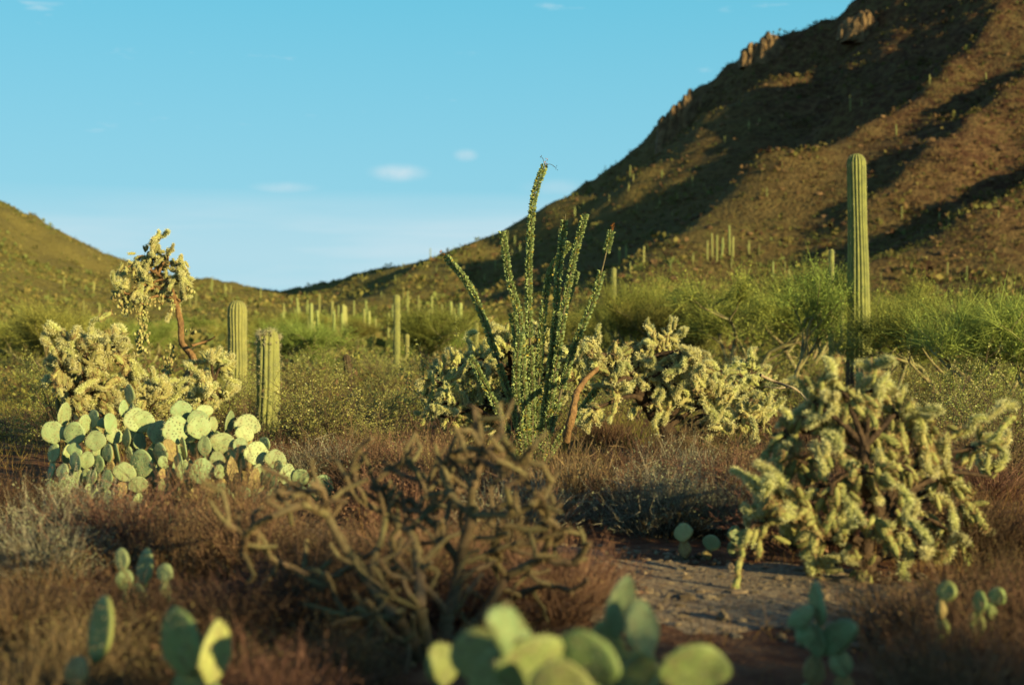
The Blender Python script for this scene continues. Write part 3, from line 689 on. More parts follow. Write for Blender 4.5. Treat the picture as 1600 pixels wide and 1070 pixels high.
def filler_template(seed):
    r = np.random.default_rng(seed); t = np.linspace(0, 1, 5); V, q = tube(np.stack([0 * t, 0 * t, t * .13], 1), .022 * np.array([.6, 1, 1.1, .95, .3]), 6, bump=.15, seed=seed)
    n = 80; tt = r.random(n) ** .8; a = r.random(n) * 6.283; o_ = np.stack([np.cos(a), np.sin(a), (tt - .35)], 1); c = np.stack([0 * tt, 0 * tt, tt * .13], 1)
    S, f = spine_tris(c + unit(o_) * .02, o_, r.uniform(.016, .032, n), .0028, r); return V, q, S, f
FILL = [filler_template(240 + k) for k in range(4)]
ZAX = Vector((0, 0, 1))
def cholla(label, px, d, blobs, trunk, r_scale=1.0, seed=1, wood='cholla_wood', trunk_r=.06, chains=(), extra_limbs=(), depth=.75, base_px=None, jl=1.0, droop=.35, oldfrac=.2, cap=300, lower=.09, tilt=.45, name='cholla', fillf=1.9):
    r = np.random.default_rng(seed); rnd = random.Random(seed)
    X, Y = at(base_px or px, d); z0 = gz(X, Y); root = thing(name, label, 'cholla', (X, Y, z0))
    dep = lambda px_, py_: depth * (math.sin(px_ * .021 + seed) * .6 + .4 * math.sin(px_ * .013 + py_ * .031 + 2 * seed)) + tilt * (px_ - px) / F * d
    def W(px_, py_, f=1.0):
        dd = d + dep(px_, py_) * f; return np.array([(px_ - 800) / F * dd - X, dd - Y, row(py_, dd) - z0 - lower * f])
    tp = [W(*p, f=k / max(1, len(trunk) - 1)) for k, p in enumerate(trunk)]; tp[0] = np.array([tp[0][0], tp[0][1], -.06])
    TP = spline(tp, 5); V, q = tube(TP, trunk_r * np.linspace(1.15, .6, len(TP)), 9, bump=.22, seed=seed)
    b = MB(); b.add(V, q, 0, .8 + .4 * r.random(len(V)), True); link('trunk', b.mesh('trunk', [MAT[wood]]), root)
    total = 0; spots = []; fill = MB()
    for bi, (bpx, bpy, rp, nj) in enumerate(blobs):
        c = W(bpx, bpy); rb = rp / F * d * r_scale
        # limb from the nearest lower point of the trunk
        dist = np.linalg.norm(TP - c, axis=1) + np.where(TP[:, 2] > c[2] + .1, .3, 0) + np.where(np.arange(len(TP)) < 3, .5, 0); s = TP[np.argmin(dist)]
        mid = (s + c) / 2 + np.array([0, 0, .12 * np.linalg.norm(c - s)]) + r.normal(size=3) * .05 * np.linalg.norm(c - s)
        LP = spline([s, mid, c], 4); V, q = tube(LP, trunk_r * np.linspace(.45, .2, len(LP)), 7, bump=.25, seed=bi)
        lb = MB(); lb.add(V, q, 0, .8 + .4 * r.random(len(V)), True)
        ntw = max(3, nj // 3)
        for k in range(ntw):
            v = r.normal(size=3); v /= np.linalg.norm(v); v[2] = v[2] * .8 + .15
            e_ = c + v * rb * rnd.uniform(.45, .9); mp_ = (c + e_) / 2 + r.normal(size=3) * .02
            V, q = tube([c, mp_, e_], [trunk_r * .25, trunk_r * .22, .016], 6, bump=.2, seed=k); lb.add(V, q, 0, .9)
            spots.append((e_, v, rb, nj / ntw, c))
        link('limb', lb.mesh('limb', [MAT[wood]]), root)
    r2 = random.Random(seed + 9); made = 0
    for (e_, v, rb, per, c) in spots:
        m = int(per) + (r2.random() < per - int(per)); m = max(1, round(m * 1.0)); p = Vector(e_)
        for k in range(m):
            if made >= cap: break
            dirv = Vector(v) * .9 + Vector((r2.gauss(0, .55), r2.gauss(0, .55), r2.gauss(0, .45)))
            if v[2] < .1: dirv.z -= droop + r2.random() * droop
            else: dirv.z += .12
            dirv.normalize(); sc = r2.uniform(.95, 1.6) * jl
            old = (v[2] < -.1 and r2.random() < oldfrac * 2) or r2.random() < oldfrac * .3
            qq = ZAX.rotation_difference(dirv) @ Quaternion(ZAX, r2.random() * 6.28)
            link('joint', r2.choice(JOLD if old else JOINT), root, p - dirv * .01, qq, (sc * r2.uniform(.8, 1.1),) * 2 + (sc,)); made += 1
            if r2.random() < .55: p = p + dirv * .115 * sc
    for (e_, v, rb, per, c) in spots:
        for _ in range(int(fillf * per)):
            p = c + (e_ - c) * r.uniform(.3, 1.1) + np.clip(r.normal(size=3), -1.4, 1.4) * rb * .22; dirv = np.array(v) * .8 + r.normal(size=3) * .6
            dirv[2] += -droop if v[2] < .1 else .3
            dirv = unit(dirv); qm = np.array((ZAX.rotation_difference(Vector(dirv)) @ Quaternion(ZAX, r.random() * 6.28)).to_matrix()); sc = r.uniform(.8, 1.3) * jl
            tv, tq, ts, tf = FILL[r.integers(4)]; k = r.uniform(.75, 1.2)
            fill.add(tv @ qm.T * sc * np.array([1, 1, 1]) + p, tq, 0, k, True); fill.add(ts @ qm.T * sc + p, tf, 1 if r.random() > oldfrac else 2, k)
    o = link('small_joints', fill.mesh('small_joints', [MAT['flesh'], MAT['straw'], MAT['oldspine']]), root); o['kind'] = 'stuff'
    for (cpx, c0, c1) in chains:
        a = W(cpx, c0); e_ = W(cpx + rnd.uniform(-5, 5), c0); e_[2] = row(c1, d) - z0; m = max(4, int((a[2] - e_[2]) / .028)); b = MB()
        V, q = tube(spline([a, (a + e_) / 2 + r.normal(size=3) * .02, e_], 4), .006, 5); b.add(V, q, 0, .8)
        for k in range(m):
            f = (k + .5) / m
            for _ in range(2 if f < .7 else 3):
                cc = a + (e_ - a) * f + r.normal(size=3) * np.array([.022, .022, .012]) * (1 + f)
                vv = ICO * np.array([.019, .019, .027]) * rnd.uniform(.8, 1.3) + cc; b.add(vv, ICF, 0, rnd.uniform(.7, 1.25), True)
        link('fruit_chain', b.mesh('fruit_chain', [MAT['fruit']]), root)
    for pts in extra_limbs:
        P = spline([W(*p) for p in pts], 5); b = MB(); V, q = tube(P, trunk_r * np.linspace(.52, .3, len(P)), 8, bump=.35, seed=3); b.add(V, q, 0, 1.0, True)
        link('limb', b.mesh('limb', [MAT['warm_wood']]), root)
    return root

cholla('broad pale cholla mound directly behind the ocotillo stems', 790, 17.6,
       [(690, 588, 34, 26), (704, 640, 30, 22), (738, 558, 34, 24), (712, 560, 16, 10), (795, 540, 36, 26), (846, 532, 32, 22), (722, 678, 24, 14), (768, 668, 26, 14), (888, 552, 28, 18), (762, 612, 38, 26), (828, 598, 36, 20), (676, 620, 18, 12), (900, 585, 18, 8), (746, 640, 26, 14), (868, 580, 24, 12)],
       [(795, 704), (800, 660), (790, 610), (800, 570)], seed=11, trunk_r=.075, tilt=.9)
cholla('wide cholla with dark leaning trunk right of the ocotillo', 1040, 16.3,
       [(922, 542, 24, 16), (955, 556, 28, 18), (985, 545, 28, 18), (1028, 528, 32, 24), (1068, 538, 30, 22), (1092, 560, 18, 10), (958, 592, 24, 10), (930, 625, 22, 8), (1040, 588, 36, 26), (1085, 612, 34, 26), (1120, 622, 34, 26), (1112, 652, 28, 20), (1160, 642, 30, 20), (1190, 652, 22, 14), (1140, 678, 24, 10), (1000, 575, 22, 12), (1020, 610, 22, 10)],
       [(1066, 712), (1040, 668), (1012, 628), (990, 590), (985, 565)], seed=12, trunk_r=.095, droop=.6,
       extra_limbs=[[(884, 676), (895, 632), (906, 592), (935, 562)], [(1100, 618), (1050, 612), (1015, 602), (990, 600)]])
cholla('small silvery cholla clump behind the wide cholla, beside the pale fallen branch', 1170, 18.5,
       [(1128, 572, 16, 10), (1175, 572, 20, 16), (1184, 602, 26, 22), (1155, 590, 18, 10), (1200, 590, 14, 8)], [(1172, 660), (1172, 620), (1170, 595)], seed=13, trunk_r=.05)
cholla('large soft-focus cholla nearest the camera at right', 1380, 8.5,
       [(1272, 592, 26, 10), (1318, 580, 28, 12), (1356, 590, 28, 12), (1400, 612, 30, 13), (1236, 640, 34, 15), (1300, 634, 34, 14), (1248, 684, 34, 14), (1346, 640, 34, 12), (1440, 630, 30, 12), (1478, 650, 30, 11), (1520, 668, 28, 8), (1212, 735, 30, 12), (1186, 782, 28, 11), (1262, 760, 30, 11), (1300, 720, 34, 10), (1350, 700, 34, 11), (1342, 770, 34, 10), (1408, 690, 36, 13), (1436, 740, 32, 10), (1474, 714, 34, 11), (1506, 756, 28, 8), (1484, 796, 26, 8), (1545, 712, 26, 6), (1402, 800, 32, 9), (1300, 812, 30, 8), (1236, 820, 26, 8), (1440, 838, 30, 6), (1350, 848, 30, 6), (1270, 862, 24, 5)],
       [(1362, 900), (1352, 850), (1368, 790), (1350, 720), (1352, 660)], seed=14, trunk_r=.05, depth=.4, tilt=.6, droop=1.0, oldfrac=.7, jl=.82, fillf=1.6, lower=.14, r_scale=1.0)
cholla('round cholla bush at the far left edge', 125, 15.2,
       [(100, 562, 22, 16), (130, 540, 28, 22), (165, 532, 25, 20), (190, 546, 20, 14), (108, 602, 28, 20), (150, 592, 30, 24), (182, 602, 20, 12), (92, 640, 16, 8), (160, 638, 20, 10), (125, 625, 22, 10)],
       [(122, 700), (120, 660), (128, 610), (135, 575)], seed=15, trunk_r=.06, droop=.7, oldfrac=.4)
cholla('tall drooping chain-fruit cholla against the sky at left', 270, 19.5,
       [(208, 396, 18, 14), (232, 384, 22, 20), (262, 392, 22, 18), (282, 412, 14, 12), (200, 442, 18, 14), (236, 428, 24, 18), (218, 455, 16, 8), (282, 452, 10, 6), (262, 425, 16, 12), (300, 604, 12, 6)],
       [(286, 700), (281, 640), (290, 590), (303, 556), (285, 528), (282, 495), (275, 460), (262, 425), (245, 410)], seed=16, trunk_r=.055, wood='warm_wood', droop=.9, depth=.4, jl=.85, fillf=1.9, lower=.16, r_scale=1.15,
       chains=[(190, 455, 492), (212, 450, 488), (222, 470, 545), (228, 470, 535), (216, 500, 556), (270, 450, 482), (268, 520, 572), (262, 540, 590), (300, 500, 520), (240, 450, 480), (250, 440, 470), (180, 440, 470), (294, 430, 456)])
cholla('low pale cholla tuft behind the prickly pear, left of the leaning brown trunk', 232, 16.8,
       [(205, 612, 16, 12), (228, 606, 20, 16), (250, 612, 18, 14), (240, 640, 22, 14), (215, 640, 16, 8)], [(232, 705), (232, 660), (232, 630)], seed=17, trunk_r=.045)
cholla('low pale cholla with raised tuft touching the smooth-domed saguaro', 320, 17.2,
       [(347, 562, 16, 14), (330, 556, 10, 6), (322, 592, 20, 14), (345, 610, 18, 12), (310, 615, 18, 12), (325, 640, 20, 10)], [(315, 705), (318, 660), (326, 620), (335, 585)], seed=18, trunk_r=.05)

# foreground staghorn cholla
def stag_mesh(seed):
    r = np.random.default_rng(seed); t = np.linspace(0, 1, 11)
    prof = 1 + .10 * np.sin(t * 40) ; prof[0] *= .85; prof[-1] *= .8
    bend = r.normal(size=2) * .05
    V, q = tube(np.stack([bend[0] * np.sin(t * np.pi), bend[1] * np.sin(t * np.pi), t], 1), prof, 9, bump=.16, seed=seed)
    b = MB(); b.add(V, q, 0, .8 + .4 * r.random(len(V)), True); b.add(V[-9:], [list(range(9))], 0, 1.0)
    # blunt rounded end
    n = 60; tt = r.random(n); a = r.random(n) * 6.28
    return b.mesh('branch', [MAT['stag']])
STAG = None
def staghorn(label, base, d, lines, r0, seed):
    r2 = random.Random(seed); X, Y = at(base[0], d); z0 = gz(X, Y); root = thing('staghorn_cholla', label, 'cholla', (X, Y, z0))
    def W(px, py):
        dd = d + .42 * math.sin(px * .016 + 1.1) * math.cos(py * .013) ; return Vector(((px - 800) / F * dd - X, dd - Y, row(py, dd) - z0))
    def seg(a, b_, ra, rb):
        r = np.random.default_rng(r2.randrange(10 ** 6)); v = b_ - a; m = max(4, int(v.length / .018)); t = np.linspace(0, 1, m + 1)
        side = np.cross(np.array(v), r.normal(size=3)); side = side / (np.linalg.norm(side) + 1e-9) * v.length * .05
        P = np.array(a)[None] + np.array(v)[None] * t[:, None] + side[None] * np.sin(t * np.pi)[:, None]
        rad = (ra + (rb - ra) * t) * (1 + .10 * np.where(np.arange(m + 1) % 2, 1, -1)); V, q = tube(P, rad, 8, bump=.18, seed=r2.randrange(9999))
        bb = MB(); bb.add(V, q, 0, .8 + .4 * r.random(len(V)), True); bb.add(V[-8:], [list(range(8))], 0, 1.0)
        n = int(v.length * 700); tt = r.random(n); c = np.stack([np.interp(tt, t, P[:, i]) for i in range(3)], 1); o_ = unit(r.normal(size=(n, 3)))
        V, q = spine_tris(c + o_ * ra * .8, o_, r.uniform(.012, .026, n), .0011, r); bb.add(V, q, 1, 1.0)
        link('branch', bb.mesh('branch', [MAT['stag'], MAT['oldspine']]), root)
    for li, (pts, ra, rb) in enumerate(lines):
        Wp = [W(*p) for p in pts]
        if li < 4: Wp[0].z = min(Wp[0].z, .0) - .04
        n = len(Wp) - 1
        for k in range(n):
            a_ = ra + (rb - ra) * k / n; b_ = ra + (rb - ra) * (k + 1) / n; seg(Wp[k], Wp[k + 1], a_ * r0, b_ * r0)
            for _ in range(3 if rb < .7 else 2):
                if r2.random() < .85:
                    s = Wp[k].lerp(Wp[k + 1], r2.uniform(.3, 1)); dv = (Wp[k + 1] - Wp[k]).normalized() * .5 + Vector((r2.gauss(0, .6), r2.gauss(0, .5), r2.gauss(.35, .5))); dv.normalize()
                    e1 = s + dv * r2.uniform(.08, .17); seg(s, e1, .45 * r0, .42 * r0)
                    if r2.random() < .65:
                        dv2 = (dv + Vector((r2.gauss(0, .7), r2.gauss(0, .5), r2.gauss(.2, .6)))).normalized(); seg(e1, e1 + dv2 * r2.uniform(.06, .13), .42 * r0, .34 * r0)
    return root
staghorn('blurred brown staghorn cholla with antler-like branches in the foreground', (668, 1020), 6.4, [
    ([(660, 1035), (620, 965), (575, 905), (545, 865), (512, 805), (470, 788)], 1.2, .7),
    ([(672, 1035), (655, 950), (652, 880), (640, 830), (600, 800)], 1.3, .7),
    ([(682, 1035), (700, 960), (718, 880), (738, 805), (738, 760), (750, 715), (746, 655)], 1.4, .6),
    ([(690, 1035), (745, 970), (790, 900), (850, 870), (895, 880), (918, 850)], 1.2, .6),
    ([(470, 788), (428, 806), (383, 836), (378, 868)], .7, .5),
    ([(383, 836), (352, 818)], .5, .45),
    ([(512, 805), (500, 760), (455, 775)], .6, .5),
    ([(575, 905), (592, 855), (602, 800), (588, 755)], .7, .5),
    ([(560, 880), (510, 915), (460, 890), (420, 870)], .65, .5),
    ([(718, 880), (680, 820), (642, 780), (610, 790), (582, 752)], .8, .5),
    ([(738, 805), (800, 805), (850, 780), (872, 735)], .7, .45),
    ([(750, 715), (790, 738), (812, 722), (788, 700)], .6, .45),
    ([(738, 805), (702, 765), (690, 730), (722, 702), (760, 705)], .7, .45),
    ([(745, 970), (800, 935), (850, 915), (895, 925)], .7, .5),
    ([(655, 950), (605, 930), (575, 985)], .6, .45),
    ([(790, 900), (770, 850), (790, 820), (830, 830)], .6, .45),
    ([(652, 880), (690, 850), (700, 800)], .6, .45),
    ([(600, 800), (560, 780), (540, 740)], .6, .45), ([(640, 830), (680, 790), (660, 740), (630, 720)], .6, .45), ([(620, 965), (560, 950), (520, 970), (480, 950)], .65, .45),
    ([(700, 960), (640, 900), (610, 850), (640, 800)], .7, .45), ([(800, 805), (790, 760), (830, 740)], .55, .45), ([(850, 870), (870, 820), (840, 790)], .55, .45), ([(718, 880), (770, 860), (830, 850), (860, 830)], .6, .45), ([(660, 1000), (600, 1000), (560, 1020)], .6, .45),
], .025, 4)

# ------------------------------------------------------------------ prickly pears
def pad_mesh(seed, skin):
    r = np.random.default_rng(seed); n = 26; b = MB()
    a = np.linspace(0, 2 * np.pi, n, endpoint=False)
    asym = r.uniform(-.04, .04)
    ox = .5 * np.sin(a) * (1 + .10 * np.cos(a)) + asym * np.sin(2 * a); oz = .5 - .5 * np.cos(a) * 1.0
    ox *= np.interp(oz, [0, .12, .35, 1], [.45, .78, 1.0, 1.0]) * 1.02
    wob = .05 * np.sin(3 * a + r.random() * 6); oz = .5 + (oz - .5) * (1 + .05 * np.sin(2 * a + r.random() * 6) + .03 * np.sin(5 * a + r.random() * 6)) ; cxz = np.array([0, .54])
    rows = []
    for s, th in ((1.0, 0.0), (.97, .55), (.88, .85), (.65, 1.0), (.35, 1.05)):
        for sgn in (1, -1):
            rows.append((s, sgn * th))
    def ring(s, th): return np.stack([ox * s + wob * .2 * s, np.full(n, th * .5) + .35 * np.sin(ox * 4 + seed) * .6 + .3 * (oz - .5) ** 2, cxz[1] + (oz - cxz[1]) * s], 1)
    for sgn in (1, -1):
        rings = [ring(1.0, 0), ring(.97, .55 * sgn), ring(.88, .85 * sgn), ring(.65, 1.0 * sgn), ring(.3, 1.08 * sgn)]
        V = np.concatenate(rings); i, j = np.meshgrid(np.arange(4), np.arange(n), indexing='ij')
        q = np.stack([i * n + j, i * n + (j + 1) % n, (i + 1) * n + (j + 1) % n, (i + 1) * n + j], -1).reshape(-1, 4)
        if sgn > 0: q = q[:, ::-1]
        tn = 1 + .12 * (fbm(V[:, 0] * 3 + seed, V[:, 2] * 3, 2, seed)) 
        b.add(V, q, 0, tn, True); b.add(rings[-1], [list(range(n)) if sgn < 0 else list(range(n))[::-1]], 0, 1.0, True)
    P = []
    for iz in range(7):
        for ix in range(6):
            x = (ix - 2.5 + .5 * (iz % 2)) * .155; z = .14 + iz * .125
            x += r.normal() * .028; z += r.normal() * .028
            if ((x / .46) ** 2 + ((z - .54) / .44) ** 2) < 1: P.append((x, z))
    P = np.array(P); rr_ = np.sqrt((P[:, 0] / .5) ** 2 + ((P[:, 1] - .54) / .5) ** 2)
    th = np.interp(rr_, [0, .3, .65, .88, .97], [1.1, 1.08, 1.0, .85, .55]) * .5
    mid = .35 * np.sin(P[:, 0] * 4 + seed) * .6 + .3 * (P[:, 1] - .5) ** 2
    for sgn in (1, -1):
        c = np.stack([P[:, 0], mid + sgn * (th + .06), P[:, 1]], 1); k = len(c); s = .024
        V = np.stack([c + np.array([-s, 0, 0]), c + np.array([0, 0, -s]), c + np.array([s, 0, 0]), c + np.array([0, 0, s])], 1).reshape(-1, 3)
        b.add(V, np.arange(4 * k).reshape(k, 4), 1, 1.0)
        cc = np.repeat(c, 3, 0); d = r.normal(size=(len(cc), 3)) * .5 + np.array([0, sgn * 1.0, -.2]); d = unit(d) * np.array([1, 4.0, 1]) * .10
        sd = r.normal(size=(len(cc), 3)); sd[:, 1] = 0; sd = unit(sd) * .006
        V = np.stack([cc - sd, cc + sd, cc + d], 1).reshape(-1, 3); b.add(V, np.arange(3 * len(cc)).reshape(-1, 3), 2, 1.0)
    # spines round the rim
    m = 34; a2 = r.random(m) * 2 * np.pi; c = np.stack([np.interp(a2, a, ox), np.zeros(m) + .35 * np.sin(np.interp(a2, a, ox) * 4 + seed) * .6, np.interp(a2, a, oz)], 1); c = c[c[:, 2] > .2]; m = len(c)
    d = unit(np.stack([c[:, 0], r.normal(size=m) * .3, c[:, 2] - .54], 1)) * np.array([1, 3, 1]) * r.uniform(.05, .11, (m, 1)); sd = np.stack([d[:, 2], 0 * d[:, 0], -d[:, 0]], 1) * .06
    V = np.stack([c - sd, c + sd, c + d], 1).reshape(-1, 3); b.add(V, np.arange(3 * m).reshape(-1, 3), 2, 1.0)
    return b.mesh('pad', [MAT[skin], MAT['areole'], MAT['padspine']])
PADS = {s: [pad_mesh(300 + k, s) for k in range(5)] for s in ('pad', 'padold', 'padfore')}
def prickly(label, base_px, d, pads, seed, skin='pad', dep=None, supports=True, name='prickly_pear'):
    """pads: (cx, cy, w, h, yaw, roll, skin) in photo pixels at a distance each"""
    r = random.Random(seed); X, Y = at(base_px, d); z0 = gz(X, Y); root = thing(name, label, 'cactus', (X, Y, z0))
    made = []
    for p in pads:
        cx, cy, w, h = p[:4]; yaw = p[4] if len(p) > 4 else r.uniform(-25, 35); roll = p[5] if len(p) > 5 else r.uniform(-14, 14); sk = p[6] if len(p) > 6 else skin
        dd = d + (dep(cx, cy) if dep else 0) + r.uniform(-.12, .12)
        hh = h / F * dd; full = max(w / max(.3, abs(math.cos(math.radians(yaw)))), h * .72) if abs(yaw) < 65 else h * .85
        ww = full / F * dd
        rz = math.radians(yaw); ry = math.radians(roll); rx = math.radians(r.uniform(-14, 10))
        m = Matrix.Rotation(rz, 3, 'Z') @ Matrix.Rotation(ry, 3, 'Y') @ Matrix.Rotation(rx, 3, 'X')
        cen = Vector(((cx - 800) / F * dd - X, dd - Y, row(cy, dd) - z0)); bot = cen - m @ Vector((0, 0, hh * .5))
        bot.z = max(bot.z, gz(bot.x + X, bot.y + Y) - z0 - .04)
        link('pad', r.choice(PADS[sk]), root, bot, m.to_quaternion(), (ww, max(.022, ww * .12) * r.uniform(.9, 1.2), hh)); made.append((bot, cen, ww, hh))
    if supports:
        for (bot, cen, ww, hh) in list(made):
            b = bot.copy()
            for _ in range(6):
                gl = gz(b.x + X, b.y + Y) - z0
                if b.z < gl + .05: break
                if any((c2 - b).length < h2 * .62 and c2.z < b.z + .02 for (b2, c2, w2, h2) in made if (b2 - b).length > .02): break
                L = min(min(.2, max(.09, hh * .95)), max(.1, b.z - gl + .05)) * r.uniform(.9, 1.1); m = Matrix.Rotation(r.uniform(-1.2, 1.2), 3, 'Z') @ Matrix.Rotation(r.uniform(-.45, .45), 3, 'Y') @ Matrix.Rotation(r.uniform(-.25, .25), 3, 'X')
                nb = b - m @ Vector((0, 0, L * .97)) + Vector((0, .05, 0)); link('pad', r.choice(PADS[skin if r.random() < .7 else 'padold']), root, nb, m.to_quaternion(), (L * .75, .03, L)); made.append((nb, (nb + b) / 2, L * .75, L)); b = nb
    return root
def Z2(l): return [(60 + p[0] / 3.2, 600 + p[1] / 3.2, p[2] / 2.95, p[3] / 2.95) + tuple(p[4:]) for p in l]
depth_a = lambda cx, cy: (790 - cy) / 190 * 1.5 - .25
prickly('left part of the big prickly pear thicket, dimmer pads beside round cholla', 150, 11.9, Z2([
    (70, 243, 100, 115, 5), (178, 250, 105, 115, -12), (285, 283, 95, 92, 8), (130, 150, 50, 110, 70), (275, 175, 65, 92, -48), (330, 195, 60, 52, 35), (455, 50, 60, 92, -45), (425, 125, 45, 82, 68),
    (490, 180, 100, 112, 40), (522, 190, 110, 102, 15), (345, 345, 62, 92, -40), (180, 330, 76, 66, -20), (185, 390, 70, 92, -45), (390, 350, 50, 110, -65), (440, 270, 62, 84, -50), (340, 480, 62, 92, -35),
    (70, 520, 82, 74, -30), (265, 465, 62, 74, -35), (515, 398, 118, 132, -28), (430, 440, 105, 92, 10), (498, 503, 92, 76, 5), (230, 200, 40, 90, 60), (360, 200, 34, 110, 72), (300, 400, 60, 80, -40), (120, 440, 70, 80, -30), (380, 260, 70, 80, 20), (240, 380, 70, 80, 10), (140, 500, 70, 70, 20), (310, 330, 60, 70, 40)]), 21, dep=depth_a)
prickly('bright right part of the big prickly pear thicket with sunlit pale pads', 315, 11.9, Z2([
    (600, 240, 95, 112, 15, 20), (715, 130, 92, 92, 30), (690, 228, 108, 130, 38, -4), (830, 135, 66, 62, 40), (795, 172, 92, 82, 20), (803, 216, 102, 106, 25), (875, 200, 35, 76, 72), (955, 195, 28, 112, 80, 4),
    (1045, 205, 106, 102, 36), (1030, 248, 82, 84, 18), (725, 320, 50, 102, -66), (830, 310, 66, 96, -10), (925, 298, 130, 96, 10, 22), (1010, 310, 62, 84, 30), (1090, 347, 100, 112, 38), (1185, 375, 96, 92, 20), (1200, 430, 72, 92, -50),
    (1245, 455, 72, 106, 30), (1310, 470, 76, 92, 10), (1412, 520, 110, 122, 36, 18), (1500, 595, 76, 70, 0), (728, 437, 70, 102, 15, -10), (818, 438, 112, 126, 12), (893, 376, 70, 76, 5), (850, 512, 72, 72, 10, 10, 'padold'), (910, 537, 86, 82, -5),
    (1020, 545, 82, 66, -20), (1100, 560, 76, 76, -15), (1110, 435, 62, 72, 40, 25), (620, 390, 42, 62, 10), (905, 440, 35, 72, 60), (970, 430, 40, 124, 70, 18, 'padold'), (1080, 480, 36, 112, 70, 10, 'padold'), (1260, 560, 56, 62, 5), (1160, 480, 92, 102, -40), (612, 345, 72, 102, -45),
    (660, 330, 36, 110, 72, -30, 'padold'), (760, 250, 70, 90, -40), (1130, 300, 60, 70, -45), (960, 360, 60, 80, -40), (700, 390, 60, 80, -50), (1180, 560, 70, 70, 0), (780, 550, 60, 60, 20, 0, 'padold')]), 22, dep=depth_a)
prickly('blurred yellow-green prickly pear pads at the bottom centre, nearest the lens', 840, 3.7, [
    (838, 1042, 124, 104, 22, 4), (800, 992, 90, 76, 60, 30, 'pad'), (744, 1024, 82, 82, -35, -8), (690, 1040, 46, 76, 45, 12), (915, 1028, 96, 86, -40, 5), (780, 1060, 90, 90, -30), (880, 1075, 100, 90, -20)], 23, skin='padfore', dep=lambda a, b: .25 * math.sin(a * .02))
prickly('pair of blurred pale upright pads beside the gravel wash', 985, 4.6, [
    (970, 950, 50, 98, 48, 10, 'pad'), (1004, 982, 52, 90, 40, -8, 'pad'), (948, 1014, 54, 90, -40, 0), (985, 1056, 64, 76, 10, 0)], 24, skin='padfore')
prickly('single low blurred pad at the bottom right of centre', 1085, 4.0, [(1086, 1046, 112, 84, 5, 0), (1050, 1075, 80, 70, 40, -10)], 25, skin='padfore')
prickly('dim narrow blurred pads in the lower left corner', 150, 4.9, [(156, 985, 50, 104, -58, 4), (118, 1052, 60, 56, -56, -10, 'padold')], 26, skin='padfore')
prickly('blurred green pad with a folded lit edge, lower left', 300, 4.4, [(282, 1004, 74, 112, -48, -12), (336, 1020, 30, 104, 62, 8), (300, 1078, 70, 70, -40, 0)], 27, skin='padfore')
prickly('small grey-green pads among the dry brush, lower left', 225, 6.9, [(190, 875, 24, 36, -40), (225, 890, 28, 64, -50), (257, 895, 28, 30, -30), (215, 930, 30, 36, -50)], 28)
prickly('dark shaded pads silhouetted on the gravel wash at lower right', 1282, 5.4, [(1306, 996, 56, 48, -60, -30), (1252, 964, 32, 34, -60, -30), (1276, 1000, 62, 56, -70), (1278, 945, 18, 72, -78, 4)], 29)
prickly('sparse small pads in the dark lower right corner', 1530, 6.2, [(1480, 924, 18, 32, -58), (1531, 942, 12, 38, -70), (1559, 932, 16, 30, -58)], 30, skin='padfore')
prickly('small dim pads under the left edge of the nearest cholla', 1150, 9.1, [(1068, 832, 24, 28, -50), (1148, 834, 22, 26, 30), (1156, 854, 22, 28, 35), (1112, 848, 22, 24, -50)], 32, supports=True)

# ------------------------------------------------------------------ shrubs: a few shared shapes, many individuals
def dry_shrub_mesh(seed, n=520, h=.5, w=.42, leaf=1.0, grey=False, up=.9):
    r = np.random.default_rng(seed); b = MB(); ba = r.normal(size=(n, 3)) * np.array([w * .22, w * .22, 0]); ba[:, 2] = -.02
    d = np.stack([ba[:, 0] * 4 + r.normal(size=n) * .38, ba[:, 1] * 4 + r.normal(size=n) * .38, np.full(n, up)], 1)
    V, q, cen, m = ribbons(ba, d, r.uniform(.55, 1.05, n) * h, .007, r, .45, 3)
    tw = r.uniform(.5, 1.3, (n, 1)) * np.array([[1, 1, 1]]); b.add(V, q, 0, np.repeat(tw, m, 0))
    # side twigs
    k = r.integers(0, n, n * 2); s = cen[k, 2] + (cen[k, 3] - cen[k, 2]) * r.random((n * 2, 1)); s = np.where(r.random((n * 2, 1)) < .5, s, cen[k, 1] + (cen[k, 2] - cen[k, 1]) * r.random((n * 2, 1)))
    d2 = unit(d[k]) + r.normal(size=(n * 2, 3)) * .6
    V, q, c2, m = ribbons(s, d2, r.uniform(.08, .22, n * 2) * h / .5, .0045, r, .4, 2); b.add(V, q, 0, np.repeat(np.repeat(r.uniform(.6, 1.4, (n * 2, 1)), 3, 1), m, 0))
    nl = int(n * 3 * leaf); k = r.integers(0, n * 2, nl); pos = c2[k, 1] + (c2[k, 2] - c2[k, 1]) * r.random((nl, 1)) + r.normal(size=(nl, 3)) * .006
    lv, lf = leaves(pos, r.uniform(.010, .022, nl), r, .55); b.add(lv, lf, 1, np.repeat(r.uniform(.6, 1.4, nl), 4))
    return b, [MAT['greytwig'] if grey else MAT['twig'], MAT['greyleaf'] if grey else MAT['dryleaf']]
